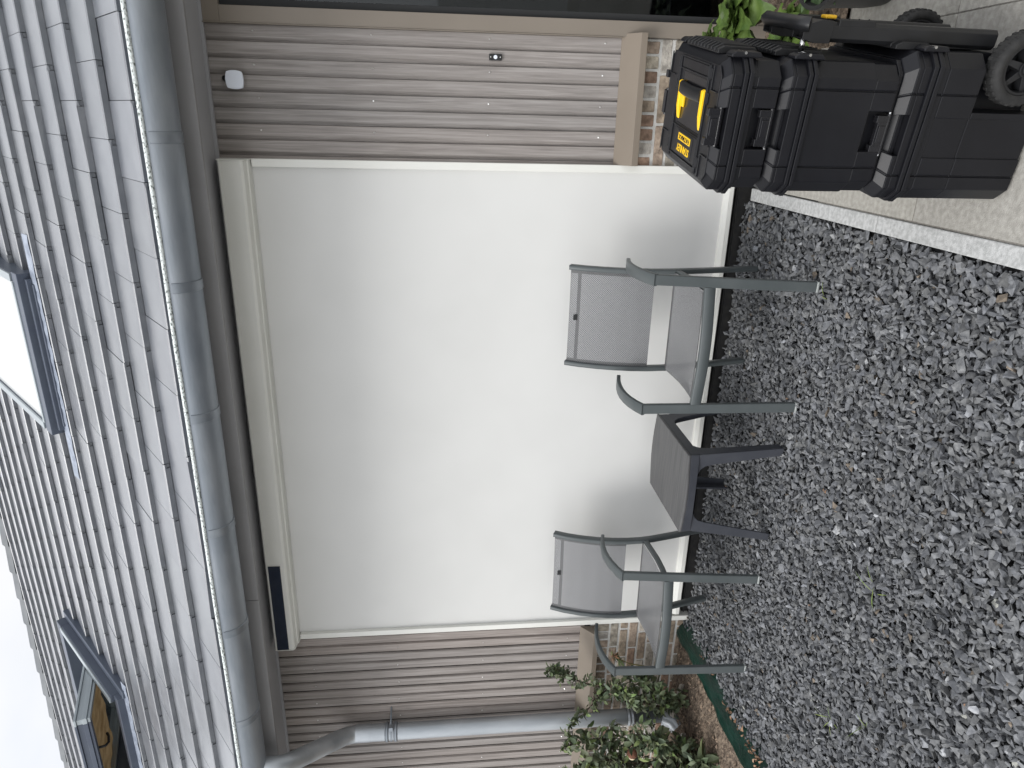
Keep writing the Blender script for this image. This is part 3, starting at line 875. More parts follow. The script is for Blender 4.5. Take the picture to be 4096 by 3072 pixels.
b = MB(); b.tube([(-3.656, 3.44, 1.893), (-3.656, 3.44, 1.882)], .058, 22)
b.tube([(-3.60, 3.43, 1.888), (-3.575, 3.44, 1.888), (-3.535, 3.525, 1.888)], .0055, 8)
b.box(-3.612, -3.585, 3.40, 3.43, 1.876, 1.900)
sub(b, 'pipe_clamp', M['zinc_seam'], pipe, autosm=40)
for z in (.345, .321):
    b = MB(); b.tube([(-3.656, 3.44, z + .012), (-3.656, 3.44, z), (-3.656, 3.44, z - .012)], [.053, .060, .053], 22); sub(b, 'pipe_bead', M['zinc_light'], pipe, autosm=40)
b = MB(); b.tube([(-3.657, 3.44, .36), (-3.657, 3.44, .12), (-3.66, 3.43, .09)], .050, 20)
sub(b, 'lower_pipe', mat('grey_pipe', (.075, .085, .09, 1), .5), pipe, autosm=50)
b = MB(); b.tube([(-3.66, 3.425, .115), (-3.665, 3.40, .06), (-3.69, 3.36, .03)], [.056, .060, .060], 20)
sub(b, 'shoe', M['zinc_light'], pipe, autosm=50)

# ================================================================== roller screen
scr = thing('roller_screen', 'closed off-white outdoor roller screen covering the wide garden door', 'roller screen', (-1.56, 3.50, 0))
def S_(b, name, mats, **k):
    o = b.build(name, mats, **k); o.parent = scr; o.location = (-scr.location.x, -scr.location.y, 0); return o
XL, XR = -2.938, -.187
b = MB()
sec = [(3.520, 2.545), (3.415, 2.535), (3.402, 2.527), (3.402, 2.431), (3.410, 2.421), (3.455, 2.416), (3.458, 2.410), (3.4905, 2.408), (3.520, 2.408)]
f = lambda p, h: (h, p[0], p[1])
b.prism(sec, XL + .006, XR - .006, f)
box_ = S_(b, 'screen_box', M['cream'], bevel=.0015)
b = MB()
sec2 = [(3.521, 2.549), (3.414, 2.5395), (3.3985, 2.530), (3.3985, 2.429), (3.409, 2.417), (3.454, 2.412), (3.457, 2.406), (3.487, 2.404), (3.521, 2.404)]
b.prism(sec2, XR - .0055, XR - .0005, f); S_(b, 'end_cap', M['cream'], bevel=.001)
b = MB(); b.prism(sec2, XL + .0005, XL + .0055, f); S_(b, 'end_cap', M['cream'], bevel=.001)
b = MB(); b.box(XL + .006, XR - .006, 3.3995, 3.4015, 2.5185, 2.5265); S_(b, 'top_rail', M['cream'])
for (a, c) in ((XR - .036, XR), (XL, XL + .034)):
    b = MB(); b.box(a, c, 3.4905, 3.556, -.006, 2.4035); S_(b, 'guide_rail', M['cream'], bevel=.002)
# cloth with faint vertical ripples beside the guides and a welded hem
b = MB(); nx, nz = 150, 60; v = []; x0, x1, z0, z1 = XL + .0345, XR - .0365, .105, 2.42
for j in range(nz + 1):
    for i in range(nx + 1):
        x = x0 + (x1 - x0) * i / nx; z = z0 + (z1 - z0) * j / nz
        e = math.exp(-(x1 - x) / .10) + math.exp(-(x - x0) / .10)
        y = 3.515 + .0010 * math.sin(z * 23 + 1.3 * math.sin(z * 5)) * e + .0007 * math.sin(x * 2.9 + 1) * math.sin(z * 1.7) + .004 * math.sin((x - x0) / (x1 - x0) * math.pi)
        if z < .165: y -= .0015
        v.append((x, y, z))
fq = [(j * (nx + 1) + i, j * (nx + 1) + i + 1, (j + 1) * (nx + 1) + i + 1, (j + 1) * (nx + 1) + i) for j in range(nz) for i in range(nx)]
b.add(v, fq); S_(b, 'screen_fabric', M['cloth'], smooth=True)
b = MB(); sec3 = [(3.499, .062), (3.493, .066), (3.493, .088), (3.503, .110), (3.525, .112), (3.525, .062)]
b.prism(sec3, XL + .045, XR - .045, f); S_(b, 'bottom_bar', M['cream'], bevel=.001)
b = MB(); b.box(-2.930, -2.352, 3.3965, 3.4008, 2.452, 2.5175); S_(b, 'solar_panel', M['cellfoil'], bevel=.001)

# ================================================================== small fittings on the cladding
t = thing('motion_sensor', 'small white rounded square sensor on a ball mount high on the cladding', 'sensor', (.146, 3.522, 2.435))
def pillow(w_, h_, bow, n=10):
    pts = []
    for s_ in range(4):
        for k in range(n):
            q = -1 + 2 * k / n; c_ = (1 - q * q) * bow
            if s_ == 0: p = (q * w_, -h_ - c_)
            if s_ == 1: p = (w_ + c_, q * h_)
            if s_ == 2: p = (-q * w_, h_ + c_)
            if s_ == 3: p = (-w_ - c_, -q * h_)
            pts.append(p)
    return pts
b = MB(); b.prism(pillow(.033, .033, .006), -.052, -.036, lambda p, h: (p[0], h, p[1] + .0)); b.build('panel', M['white_plastic'], t, bevel=.003)
b = MB(); b.tube([(.006, -.036, .028), (.006, -.020, .048), (.006, 0, .052)], [.008, .012, .014], 12); b.build('ball_mount', M['black_plastic'], t, smooth=True)
t = thing('doorbell', 'small black rectangular doorbell with a round white button', 'doorbell', (.275, 3.522, 1.275))
b = MB(); b.box(-.0135, .0135, -.012, 0, -.029, .029); b.build('case', M['black_plastic'], t, bevel=.002)
b = MB(); b.cyl((0, -.0121, 0), (0, -1, 0), .0088, .003, 20); b.build('button', M['white_plastic'], t, bevel=.001)
for z in (.022, -.022):
    b = MB(); b.cyl((0, -.0121, z), (0, -1, 0), .0025, .001, 8); b.build('screw', M['screwmetal'], t)

# ================================================================== chairs
def fabric_grid(b, fn, nu, nv, tone_fn, thick=.0):
    vs, fs, uvs, tn = [], [], [], []
    for j in range(nv + 1):
        for i in range(nu + 1):
            vs.append(fn(i / nu, j / nv))
    for j in range(nv):
        for i in range(nu):
            fs.append((j * (nu + 1) + i, j * (nu + 1) + i + 1, (j + 1) * (nu + 1) + i + 1, (j + 1) * (nu + 1) + i))
            tn.append(tone_fn((i + .5) / nu, (j + .5) / nv))
    return vs, fs, tn
def sling_obj(name, fn, nu, nv, tone_fn, W_, H_, parent):
    vs, fs, tn = fabric_grid(None, fn, nu, nv, tone_fn)
    me = bpy.data.meshes.new(name); me.from_pydata(vs, [], fs); me.materials.append(M['sling'])
    uv = me.uv_layers.new(name='UVMap')
    for p in me.polygons:
        for li in p.loop_indices:
            vi = me.loops[li].vertex_index; uv.data[li].uv = ((vi % (nu + 1)) / nu * W_, (vi // (nu + 1)) / nv * H_)
    at = me.attributes.new('tone', 'FLOAT_COLOR', 'FACE')
    for i, q in enumerate(tn): at.data[i].color = (q, q, q, 1)
    me.polygons.foreach_set('use_smooth', [True] * len(fs)); me.update()
    o = bpy.data.objects.new(name, me); COL.objects.link(o); o.parent = parent; return o

def interp(tab, q):
    for (a, b_) in zip(tab, tab[1:]):
        if a[0] <= q <= b_[0]:
            k = (q - a[0]) / (b_[0] - a[0]); return [a[i] + (b_[i] - a[i]) * k for i in range(1, len(a))]
    return list(tab[-1][1:])
POST = [(0.0, .575), (.10, .546), (.22, .509), (.33, .476), (.40, .456), (.46, .446), (.54, .443), (.62, .448), (.70, .462), (.78, .484), (.86, .514), (.928, .550)]
def make_chair(label):
    t = thing('garden_armchair', label, 'chair', group='grey sling garden armchairs')
    for s in (-1, 1):
        b = MB(); b.bar([(s * .268, .0, .006), (s * .273, .014, .2), (s * .279, .031, .42), (s * .284, .047, .60), (s * .286, .053, .672)], .044, .022, round_=.12)
        lg = b.build('leg', M['alu'], t, bevel=.003)
        b = MB(); b.box(s * .268 - .0225, s * .268 + .0225, -.0128, .0128, -.004, .0062); b.build('glide', M['glide'], lg, bevel=.003)
    for s in (-1, 1):
        b = MB(); b.bar([(s * .2375 - .012 * max(0, 1 - z / .4), y, max(z, .004)) for z, y in POST], .022, .040, round_=.12); b.build('leg', M['alu'], t, autosm=50)
    for s in (-1, 1):
        b = MB()
        p = [(s * .286, .042, .670), (s * .287, .09, .690), (s * .288, .14, .7045), (s * .2875, .19, .7135), (s * .287, .24, .7165), (s * .286, .29, .714), (s * .285, .34, .707), (s * .2835, .375, .699), (s * .282, .405, .691)]
        b.bar(p, .050, .018, round_=.15); b.build('armrest', M['alu'], t, autosm=50)
    b = MB()
    pr = [(-.2575, .032, .4435), (-.16, .020, .4425), (-.08, .013, .441), (0, .011, .4405), (.08, .013, .441), (.16, .020, .4425), (.2575, .032, .4435)]
    b.bar(pr, .020, .046, side=(0, 1, 0), round_=.12)
    fr_ = b.build('front_rail', M['alu'], t, autosm=50)
    for s in (-1, 1):
        b = MB(); b.bar([(s * .243, .043, .443), (s * .240, .09, .438), (s * .2385, .17, .432), (s * .238, .26, .430), (s * .2375, .34, .434), (s * .2375, .435, .441)], .016, .026, round_=.12)
        b.build('side_rail', M['alu'], t, autosm=50)
    b = MB(); b.tube([(-.236, .062, .432), (.236, .062, .432)], .007, 10); b.build('cross_bar', M['black_plastic'], t, smooth=True)
    def seat(u, v):
        x = -.236 + .472 * u; y = .044 + .386 * v
        z = .4605 + .000 * v - .011 * math.sin(math.pi * v) - .012 * math.sin(math.pi * u) * math.sin(math.pi * min(1, v + .1))
        return (x, y, z)
    sling_obj('seat', seat, 24, 20, lambda u, v: .35 if min(v, 1 - v) < .05 else .95, .475, .385, t)
    def back(u, v):
        z = .548 + (.926 - .548) * v; y = interp(POST, z)[0]
        bow = math.sin(math.pi * u)
        return (-.230 + .460 * u, y - .010 + .014 * bow, z - .004 * bow)
    sling_obj('backrest', back, 24, 24, lambda u, v: (.35 if (.865 < v < .905 or min(u, 1 - u) < .045) else .95), .472, .40, t)
    b = MB(); p0 = back(.46, .925); p1 = back(.52, .925)
    b.box(p0[0], p1[0], p0[1] - .006, p0[1] - .004, p0[2] - .010, p0[2] + .010); b.build('woven_tag', M['tagcloth'], t)
    return t
ch1 = make_chair('grey sling armchair with clear space around it, between the side table and the toolboxes')
ch1.location = (-.8755, 2.690, .0); ch1.rotation_euler = (0, 0, R(-.3))
ch2 = copy_tree(ch1)
ch2['label'] = 'grey sling armchair in front of the brick plinth corner, beside the leafy shrubs'
ch2.location = (-2.354, 2.738, .0); ch2.rotation_euler = (0, 0, R(2.2))

# ================================================================== side table
tb = thing('side_table', 'low anthracite plastic side table with wood grain top, between the two armchairs', 'table', (-1.603, 2.720, 0))
def arc_edge(x0, x1, y, bow, n=12): return [(x0 + (x1 - x0) * k / n, y + bow * math.sin(math.pi * k / n)) for k in range(n + 1)]
poly = arc_edge(-.203, .203, .038, -.026) + arc_edge(.203, -.203, .520, .030)
b = MB(); b.prism(poly, .4185, .432); b.build('tabletop', M['tabletop'], tb, bevel=.004)
b = MB()
# apron: front, back follow the bowed edge; the underside of the front one is arched
def wall_strip(b, pts, zt, zb_fn, th=.008):
    n = len(pts); o_ = []
    for k, (x, y) in enumerate(pts):
        q = k / (n - 1); zb = zb_fn(q); dx, dy = 0, (th if y < .25 else -th)
        o_.append([(x, y, zb), (x, y, zt), (x, y + dy, zt), (x, y + dy, zb)])
    b.loft(o_)
b2 = arc_edge(-.201, .201, .040, -.026); b3 = arc_edge(-.201, .201, .518, .030)
zb_f = lambda q: .374 + .0 + .010 * math.sin(math.pi * q)
wall_strip(b, b2, .418, zb_f); wall_strip(b, b3, .418, zb_f)
for s in (-1, 1):
    x = s * .201; b.box(min(x, x - s * .008), max(x, x - s * .008), .049, .509, .372, .418)
b.build('apron', M['resin'], tb, bevel=.002)
def leg_plate(pa, pb, wt, wb, flip):   # polygon in (offset, z): tapered plate with a filleted root
    pts = [(0, pa)]
for sx in (-1, 1):
    for sy in (0, 1):
        b = MB()
        yt = .040 if sy == 0 else .518; yb = .0 if sy == 0 else .548
        xt = sx * .201; xb = sx * .243
        sg = 1 if sy == 0 else -1
        # plate in the XZ plane
        prof = [(0, 0.0), (.036, 0.0), (.048, .20), (.056, .315), (.062, .345), (.076, .362), (.098, .3735), (0, .3735)]
        def fx(p, h):
            q = p[1] / .3735; x = xb + (xt - xb) * q - sx * p[0]; y = yb + (yt - yb) * q + h * sg - (sg * .026 * math.sin(math.pi * min(1, p[0] / .402)) if q > .8 else 0) * 0
            return (x, y, p[1])
        b.prism(prof, 0, .010, fx)
        prof2 = [(.0102, 0.0), (.050, 0.0), (.058, .20), (.064, .315), (.072, .345), (.086, .362), (.105, .3735), (.0102, .3735)]
        def fy_(p, h):
            q = p[1] / .3735; x = xb + (xt - xb) * q - sx * h; y = yb + (yt - yb) * q + p[0] * sg
            return (x, y, p[1])
        b.prism(prof2, 0, .010, fy_)
        b.build('leg', M['resin'], tb, bevel=.002)

# ================================================================== toolboxes
AX = R(-10.3)
TBX = (-.145, 1.815, 0)
DEP = .445
def outline(x0, x1, y0, y1, c, notch=(), side=True, wheel=False):
    """clockwise-from-front-left plan outline with 45 degree corners; notch: (x0, x1, depth) on the front"""
    p = [(x0 + c, y0)]
    for (a, b_, d) in sorted(notch):
        p += [(a, y0), (a, y0 + d), (b_, y0 + d), (b_, y0)]
    if wheel:
        p += [(.196, y0), (.196, y0 + .062), (x1, y0 + .062)]
    else:
        p += [(x1 - c, y0), (x1, y0 + c)]
    p += [(x1, y1 - c), (x1 - c, y1), (x0 + c, y1), (x0, y1 - c), (x0, y0 + c)]
    return p
GRV = [(.033, .0375, .005), (.2335, .238, .005)]
BX0, BX1 = -.033, .330
NX = (.0855, .186)
def lid(b, z0, zn, zb, zt, x0=None, x1=None, notch=None, inset=.020, closed=True, y1=DEP, top=.0):
    x0 = BX0 if x0 is None else x0; x1 = BX1 if x1 is None else x1
    nt_ = [(NX[0], NX[1], .024)] if notch else []
    o0 = outline(x0, x1, 0, y1, .034, GRV[:1] + nt_ + GRV[1:])
    b.prism(outline(x0, x1, 0, y1, .034, GRV), z0, zn - .0001)
    b.prism(o0, zn, zb)
    def shr(p):
        x, y = p; k = inset; cx, cy = (x0 + x1) / 2, y1 / 2
        sx_ = ((x1 - x0) / 2 - k) / ((x1 - x0) / 2); sy_ = (y1 / 2 - k) / (y1 / 2)
        return (cx + (x - cx) * sx_, cy + (y - cy) * sy_)
    o1 = outline(x0, x1, 0, y1, .034, GRV[:1] + nt_ + GRV[1:])
    b.prism(o1, zb + .0001, zt, poly2=[shr(p) for p in o1])
    return [shr(p) for p in outline(x0, x1, 0, y1, .034, nt_)]
def rims(parent, z0, z1):
    zc = (z0 + z1) / 2
    b = MB(); b.prism(outline(BX0 - .009, BX1 + .009, -.009, DEP + .009, .038), z0, zc - .0012); b.prism(outline(BX0 - .003, BX1 + .003, -.003, DEP + .003, .035), zc - .0012, zc + .0012)
    b.prism(outline(BX0 - .007, BX1 + .007, -.007, DEP + .007, .037), zc + .0012, z1)
    b.build('rim', M['tool'], parent, bevel=.0018)
def latch(parent, z, y):
    x0, x1 = NX[0] + .0105, NX[1] - .008
    b = MB()
    b.tube([(x0 - .008, y, z), (x1 + .008, y, z)], .0065, 12)
    b.box(x0 + .012, x1 - .012, y - .007, y + .006, z + .003, z + .028)
    b.box(x0 - .004, x0 + .014, y - .006, y + .012, z + .000, z + .032); b.box(x1 - .014, x1 + .004, y - .006, y + .012, z + .000, z + .032)
    b.box(x0 + .020, x1 - .020, y - .010, y - .0072, z + .006, z + .024)
    o = b.build('latch', M['glossblack'], parent, bevel=.0015)
    for xa in (x0 - .013, x1 + .0085):
        b = MB(); b.tube([(xa, y, z), (xa + .0045, y, z)], .004, 8); b.build('pin', M['chrome'], o)
def side_handle(parent, z0, z1, y0=.07, y1=.37):
    b = MB()
    b.prism([(BX1 + .0005, z0), (BX1 + .016, z0 + .010), (BX1 + .018, z1 - .016), (BX1 + .010, z1), (BX1 + .0005, z1)], y0, y1, lambda p, h: (p[0], h, p[1]))
    y = y0 + .02
    while y < y1 - .02:
        b.prism([(BX1 + .004, z0 + .006), (BX1 + .020, z0 + .012), (BX1 + .023, z1 - .016), (BX1 + .012, z1 + .003), (BX1 + .004, z1 + .003)], y, y + .006, lambda p, h: (p[0], h, p[1])); y += .026
    b.build('side_handle', M['black_plastic'], parent, bevel=.0015)
def hinge(parent, z0, z1, zr):
    for (y0, y1) in ((.018, .060), (.385, .427)):
        b = MB(); b.prism([(BX1 + .0005, z0), (BX1 + .013, z0 + .008), (BX1 + .014, z1 - .010), (BX1 + .007, z1), (BX1 + .0005, z1)], y0, y1, lambda p, h: (p[0], h, p[1]))
        o = b.build('hinge', M['tool'], parent, bevel=.003)
        b = MB(); b.tube([(BX1 + .011, y0 - .005, zr), (BX1 + .011, y1 + .003, zr)], .0035, 10); b.build('pin', M['chrome'], o)

# --- rolling bottom box
tbb = thing('rolling_toolbox', 'large wheeled black toolbox with telescopic handle, bottom of the stack', 'toolbox', TBX, AX, group='stacked black toolboxes')
b = MB()
b.prism(outline(BX0, BX1, 0, DEP, .034, [GRV[0], (.082, .181, .0045)], wheel=True), .009, .192)
b.prism(outline(BX0, BX1, 0, DEP, .034, [GRV[0], (.082, .181, .0045), GRV[1]]), .1921, .288)
b.prism(outline(BX0, BX1, 0, DEP, .034, GRV), .2881, .3085)
b.build('body', M['tool'], tbb, bevel=.0025)
rims(tbb, .309, .3345)
b = MB(); lid(b, .3346, .356, .3685, .392, notch=True); 
b.prism(outline(BX0 + .022, BX1 - .022, .022, DEP - .022, .030, [(NX[0], NX[1], .02)]), .3921, .4045)
b.build('lid', M['tool'], tbb, bevel=.0022)
latch(tbb, .405, .012)
side_handle(tbb, .315, .41, .06, .38); hinge(tbb, .29, .36, .335)
# wheels
def wheel(y0, x0=.302):
    w_ = bpy.data.objects.new('wheel', None); COL.objects.link(w_); w_.parent = tbb; w_.location = (x0, y0, .0905)
    Rw = .0875; rings = []
    prof = [(.062, .000), (.067, -.004), (.077, -.004), (.083, .001), (Rw, .010), (Rw, .034), (.083, .043), (.077, .048), (.067, .048), (.062, .044)]
    b = MB(); n = 48
    rings = []
    for k in range(n + 1):
        a = 2 * math.pi * k / n; rings.append([(math.cos(a) * r, y, math.sin(a) * r) for r, y in prof])
    b.loft(rings, caps=False)
    for k in range(30):
        a = 2 * math.pi * k / 30
        for (ya, yb, da) in ((.004, .020, 0), (.024, .040, .10)):
            aa = a + da
            c_, s_ = math.cos(aa), math.sin(aa)
            def q(r, tt, y): return (c_ * r - s_ * tt, y, s_ * r + c_ * tt)
            b.hexa([q(Rw - .004, -.005, ya), q(Rw - .004, .005, ya), q(Rw - .004, .005, yb), q(Rw - .004, -.005, yb), q(Rw + .0013, -.004, ya + .002), q(Rw + .0013, .004, ya + .002), q(Rw + .0013, .004, yb - .002), q(Rw + .0013, -.004, yb - .002)])
    b.build('tyre', M['rubber'], w_, autosm=40)
    b = MB(); rings = []
    pr = [(.0615, .002), (.055, .002), (.052, .010), (.052, .040), (.0615, .044)]
    for k in range(n + 1):
        a = 2 * math.pi * k / n; rings.append([(math.cos(a) * r, y, math.sin(a) * r) for r, y in pr])
    b.loft(rings, caps=False)
    for k in range(6):
        a = 2 * math.pi * k / 6 + .25; c_, s_ = math.cos(a), math.sin(a)
        def q(r, tt, y): return (c_ * r - s_ * tt, y, s_ * r + c_ * tt)
        b.hexa([q(.012, -.011, .030), q(.053, -.008, .030), q(.053, .008, .030), q(.012, .011, .030), q(.012, -.009, .004), q(.053, -.006, .010), q(.053, .006, .010), q(.012, .009, .004)])
    b.cyl((0, .034, 0), (0, -1, 0), .021, .034, 24); b.cyl((0, -.0001, 0), (0, -1, 0), .015, .004, 24)
    b.cyl((0, .036, 0), (0, 1, 0), .056, .004, 32)
    b.build('rim', M['black_plastic'], w_, bevel=.001)
    return w_
wheel(-.008); wheel(.470, .322)
b = MB(); b.tube([(.302, .03, .0935), (.302, .48, .0935)], .008, 10); b.build('axle', M['black_plastic'], tbb)
# telescopic handle
b = MB()
b.bar([(.357, .100, .135), (.361, .105, .575)], .046, .046, round_=.2)
b.box(.3335, .345, .085, .40, .14, .30)
b.bar([(.357, .290, .135), (.361, .290, .575)], .046, .046, round_=.2)
for k in range(4): b.box(.376, .392, .105, .108, .470 + k * .026, .474 + k * .026)
b.box(.374, .389, .082, .150, .465, .56); b.box(.374, .389, .262, .318, .465, .56)
hd = b.build('telescopic_handle', M['black_plastic'], tbb, bevel=.003)
b = MB()
# ribbed knee under the grip
def lattice(y0, y1):
    pr = [(.336, .578), (.386, .578), (.388, .608), (.374, .650), (.345, .650), (.336, .62)]
    b.prism(pr, y0, y0 + .003, lambda p, h: (p[0], h, p[1])); b.prism(pr, y1 - .003, y1, lambda p, h: (p[0], h, p[1]))
    b.prism([(p[0] if i else p[0], p[1]) for i, p in enumerate([(.336, .578), (.340, .578), (.340, .62), (.348, .646), (.345, .650), (.336, .62)])], y0 + .003, y1 - .003, lambda p, h: (p[0], h, p[1]))
    b.prism([(.386, .578), (.388, .608), (.374, .650), (.371, .647), (.384, .607), (.382, .578)], y0 + .003, y1 - .003, lambda p, h: (p[0], h, p[1]))
    for zz in (.592, .612, .632): b.box(.341, .382, y0 + .003, y1 - .003, zz, zz + .0025)
    b.box(.360, .3625, y0 + .003, y1 - .003, .579, .645)
for ya_, yb_ in ((.075, .135), (.262, .318)):
    b = MB(); lattice(ya_, yb_); b.build('knee_bracket', M['black_plastic'], hd, bevel=.0006)
b = MB()
gp = [(.377, .070, .640), (.377, .076, .648), (.377, .10, .652), (.377, .20, .652), (.377, .29, .652), (.377, .314, .648), (.377, .32, .640)]
b.bar(gp, .034, .030, round_=.4); b.build('grip', M['black_plastic'], hd, autosm=50)
b = MB(); b.box(.3895, .398, .100, .128, .560, .590); b.build('button', M['yellow_dull'], hd, bevel=.003)
b = MB(); b.tube([(.318, .09, .640), (.348, .09, .640)], .007, 14); b.build('steel_tube', M['chrome'], hd, smooth=True)

# --- middle box
tbm = thing('toolbox', 'tall plain black toolbox, middle one of the stack', 'toolbox', (TBX[0], TBX[1], .405), AX, group='stacked black toolboxes')
BX0, BX1 = -.022, .303
NX = (.0935, .192)
GRV = [(.050, .0545, .005), (.2365, .241, .005)]
b = MB()
PK = (.0935, .192, .030)
b.prism(outline(BX0 + .006, BX1 - .006, .004, DEP - .006, .034, [(GRV[0][0], GRV[0][1], .005), PK, (GRV[1][0], GRV[1][1], .005)]), .003, .062)
b.prism(outline(BX0 + .003, BX1 - .003, .002, DEP - .003, .034, GRV), .0621, .2215)
mb = b.build('body', M['tool'], tbm, bevel=.0025)
rim_parent = tbm
b = MB()
def rims_at(parent, z0, z1):
    rims(parent, z0, z1)
rims_at(tbm, .222, .2445)
b = MB(); lid(b, .2446, .272, .2815, .300, notch=True)
b.prism(outline(BX0 + .022, BX1 - .022, .022, DEP - .022, .030, [(NX[0], NX[1], .02)]), .3001, .3085)
b.build('lid', M['tool'], tbm, bevel=.0022)
latch(tbm, .312, .012); side_handle(tbm, .17, .30, .09, .36); hinge(tbm, .20, .28, .245)

# --- top box
BX0, BX1 = -.018, .303
tbt = thing('toolbox', 'flat black toolbox with yellow handle and yellow lettering, top of the stack', 'toolbox', (TBX[0], TBX[1], .7135), AX, group='stacked black toolboxes')
b = MB()
b.prism(outline(BX0 + .006, BX1 - .006, .004, DEP - .006, .034, [(GRV[0][0], GRV[0][1], .005), PK, (GRV[1][0], GRV[1][1], .005)]), .0, .0595)
b.prism(outline(BX0 + .003, BX1 - .003, .002, DEP - .003, .034, GRV), .0596, .0745)
b.build('body', M['tool'], tbt, bevel=.0025)
rims(tbt, .075, .0985)
b = MB()
lid_poly = lid(b, .0986, .121, .127, .1435, notch=True)
lidb = b.build('lid', M['tool'], tbt, bevel=.0022)
ZT = .1436
# the top panel is laid round the handle well
b = MB()
x0_, x1_, y0_, y1_ = BX0 + .020, BX1 - .020, .020, DEP - .020
WX0, WX1, WY0, WY1 = .105, .240, .100, .304
h_ = .002
b.prism([(x0_ + .02, y0_), (NX[0], y0_), (NX[0], y0_ + .012), (NX[1], y0_ + .012), (NX[1], y0_), (x1_ - .02, y0_), (x1_, y0_ + .02), (x1_, WY0 - .0005), (x0_, WY0 - .0005), (x0_, y0_ + .02)], ZT, ZT + h_)
b.prism([(x0_, WY1 + .0005), (x1_, WY1 + .0005), (x1_, y1_ - .02), (x1_ - .02, y1_), (x0_ + .02, y1_), (x0_, y1_ - .02)], ZT, ZT + h_)
b.box(x0_, WX0, WY0, WY1, ZT, ZT + h_); b.box(WX1, x1_, WY0, WY1, ZT, ZT + h_)
zt = ZT + h_
# long ribs either side, slots and raised corner frames
def rib(xa, ya, xb, yb, w_=.003, hh=.004):
    if abs(xb - xa) > abs(yb - ya): b.box(min(xa, xb), max(xa, xb), ya - w_ / 2, ya + w_ / 2, zt, zt + hh)
    else: b.box(xa - w_ / 2, xa + w_ / 2, min(ya, yb), max(ya, yb), zt, zt + hh)
for y in (.094, .102, .328, .336): rib(x0_ + .006, y, x1_ - .006, y)
rib(.020, .104, .020, .326); rib(.098, .104, .098, .326); rib(.246, .104, .246, .326); rib(x1_ - .006, .104, x1_ - .006, .326)
for (xa, xb, ya, yb) in ((x0_ + .004, .066, .028, .070), (.222, x1_ - .004, .028, .070), (x0_ + .004, .066, .372, .416), (.222, x1_ - .004, .372, .416)):
    rib(xa, yb, xb, yb); rib(xb if xa < .1 else xa, ya, xb if xa < .1 else xa, yb)
for (sx_, sy_) in ((.040, .086), (.200, .086), (.258, .086), (.040, .344), (.200, .344), (.258, .344)):
    b.box(sx_ - .013, sx_ + .013, sy_ - .0045, sy_ - .0025, zt, zt + .003); b.box(sx_ - .013, sx_ + .013, sy_ + .0025, sy_ + .0045, zt, zt + .003); b.box(sx_ - .015, sx_ - .013, sy_ - .0045, sy_ + .0045, zt, zt + .003)
b.build('top_panel', M['tool_top'], tbt, bevel=.0014)
b = MB()   # the well under the handle
b.box(WX0 + .001, WX1 - .001, WY0 + .001, WY1 - .001, ZT - .0002, ZT + .0006)
b.build('handle_well', M['glossblack'], tbt)
b = MB()   # raised logo plate
b.box(.026, .094, .112, .298, zt, zt + .0022); b.box(.030, .090, .138, .272, zt + .0021, zt + .0038)
b.build('lid_plate', M['tool_top'], tbt, bevel=.001)
b = MB()
b.box(.250, x1_ - .010, .112, .318, zt, zt + .002)
b.build('lid_plate', M['tool_top'], tbt, bevel=.001)
# latch pockets of the lid, front and back
latch(tbt, .134, .016)
b = MB(); b.tube([(.10, DEP - .004, .140), (.175, DEP - .004, .140)], .0065, 10); b.box(.105, .170, DEP - .010, DEP + .010, .118, .148); b.box(.205, .225, DEP - .014, DEP + .004, .125, .152); b.build('latch', M['glossblack'], tbt, bevel=.0015)
side_handle(tbt, .03, .135, .10, .35); hinge(tbt, .05, .13, .098)
# handle: two yellow arms and a black grip
b = MB()
for (ya, yb) in ((WY0 + .002, WY0 + .018), (WY1 - .018, WY1 - .002)):
    b = MB()
    pr = [(.116, ZT + .0008), (.214, ZT + .0008), (.218, ZT + .005), (.214, ZT + .0125), (.150, ZT + .0115), (.126, ZT + .0075), (.116, ZT + .005)]
    b.prism(pr, ya, yb, lambda p, h: (p[0], h, p[1]))
    if ya < .15: b.build('handle_arm', M['yellow'], tbt, bevel=.0025)
b.prism([(.150, ZT + .0008), (.190, ZT + .0008), (.190, ZT + .010), (.150, ZT + .007)], WY1 - .044, WY1 - .0181, lambda p, h: (p[0], h, p[1]))
hy = b.build('handle_arm', M['yellow'], tbt, bevel=.0025)
b = MB(); b.bar([(.200, WY0 + .0185, ZT + .008), (.199, WY0 + .05, ZT + .010), (.198, (WY0 + WY1) / 2, ZT + .011), (.199, WY1 - .05, ZT + .010), (.200, WY1 - .0185, ZT + .008)], .034, .016, round_=.35)
b.build('grip', M['black_plastic'], tbt, autosm=60)
# lettering
def text_mesh(txt, name, size, xw, material, mtx, offset=.0, depth=.0004, wide=1.0):
    cu = bpy.data.curves.new(name, 'FONT'); cu.body = txt; cu.size = size; cu.offset = offset; cu.extrude = depth
    cu.align_x = 'CENTER'; cu.align_y = 'CENTER'; cu.space_character = .95
    to = bpy.data.objects.new(name, cu); COL.objects.link(to)
    dg = bpy.context.evaluated_depsgraph_get(); me = bpy.data.meshes.new_from_object(to.evaluated_get(dg))
    bpy.data.objects.remove(to); me.name = name
    xs__ = [v.co.x for v in me.vertices]; k = xw / (max(xs__) - min(xs__))
    for v in me.vertices: v.co.x *= k
    me.transform(mtx); me.materials.clear(); me.materials.append(material)
    o = bpy.data.objects.new(name, me); COL.objects.link(o); o.parent = tbt; return o
def txm(x, y, z):   # baseline runs along +Y (the depth of the box), letter tops towards -X
    return Matrix(((0, -1, 0, x), (1, 0, 0, y), (0, 0, 1, z), (0, 0, 0, 1)))
text_mesh('STANLEY', 'lettering', .028, .106, M['yellow'], txm(.047, .205, zt + .0042), offset=.0004)
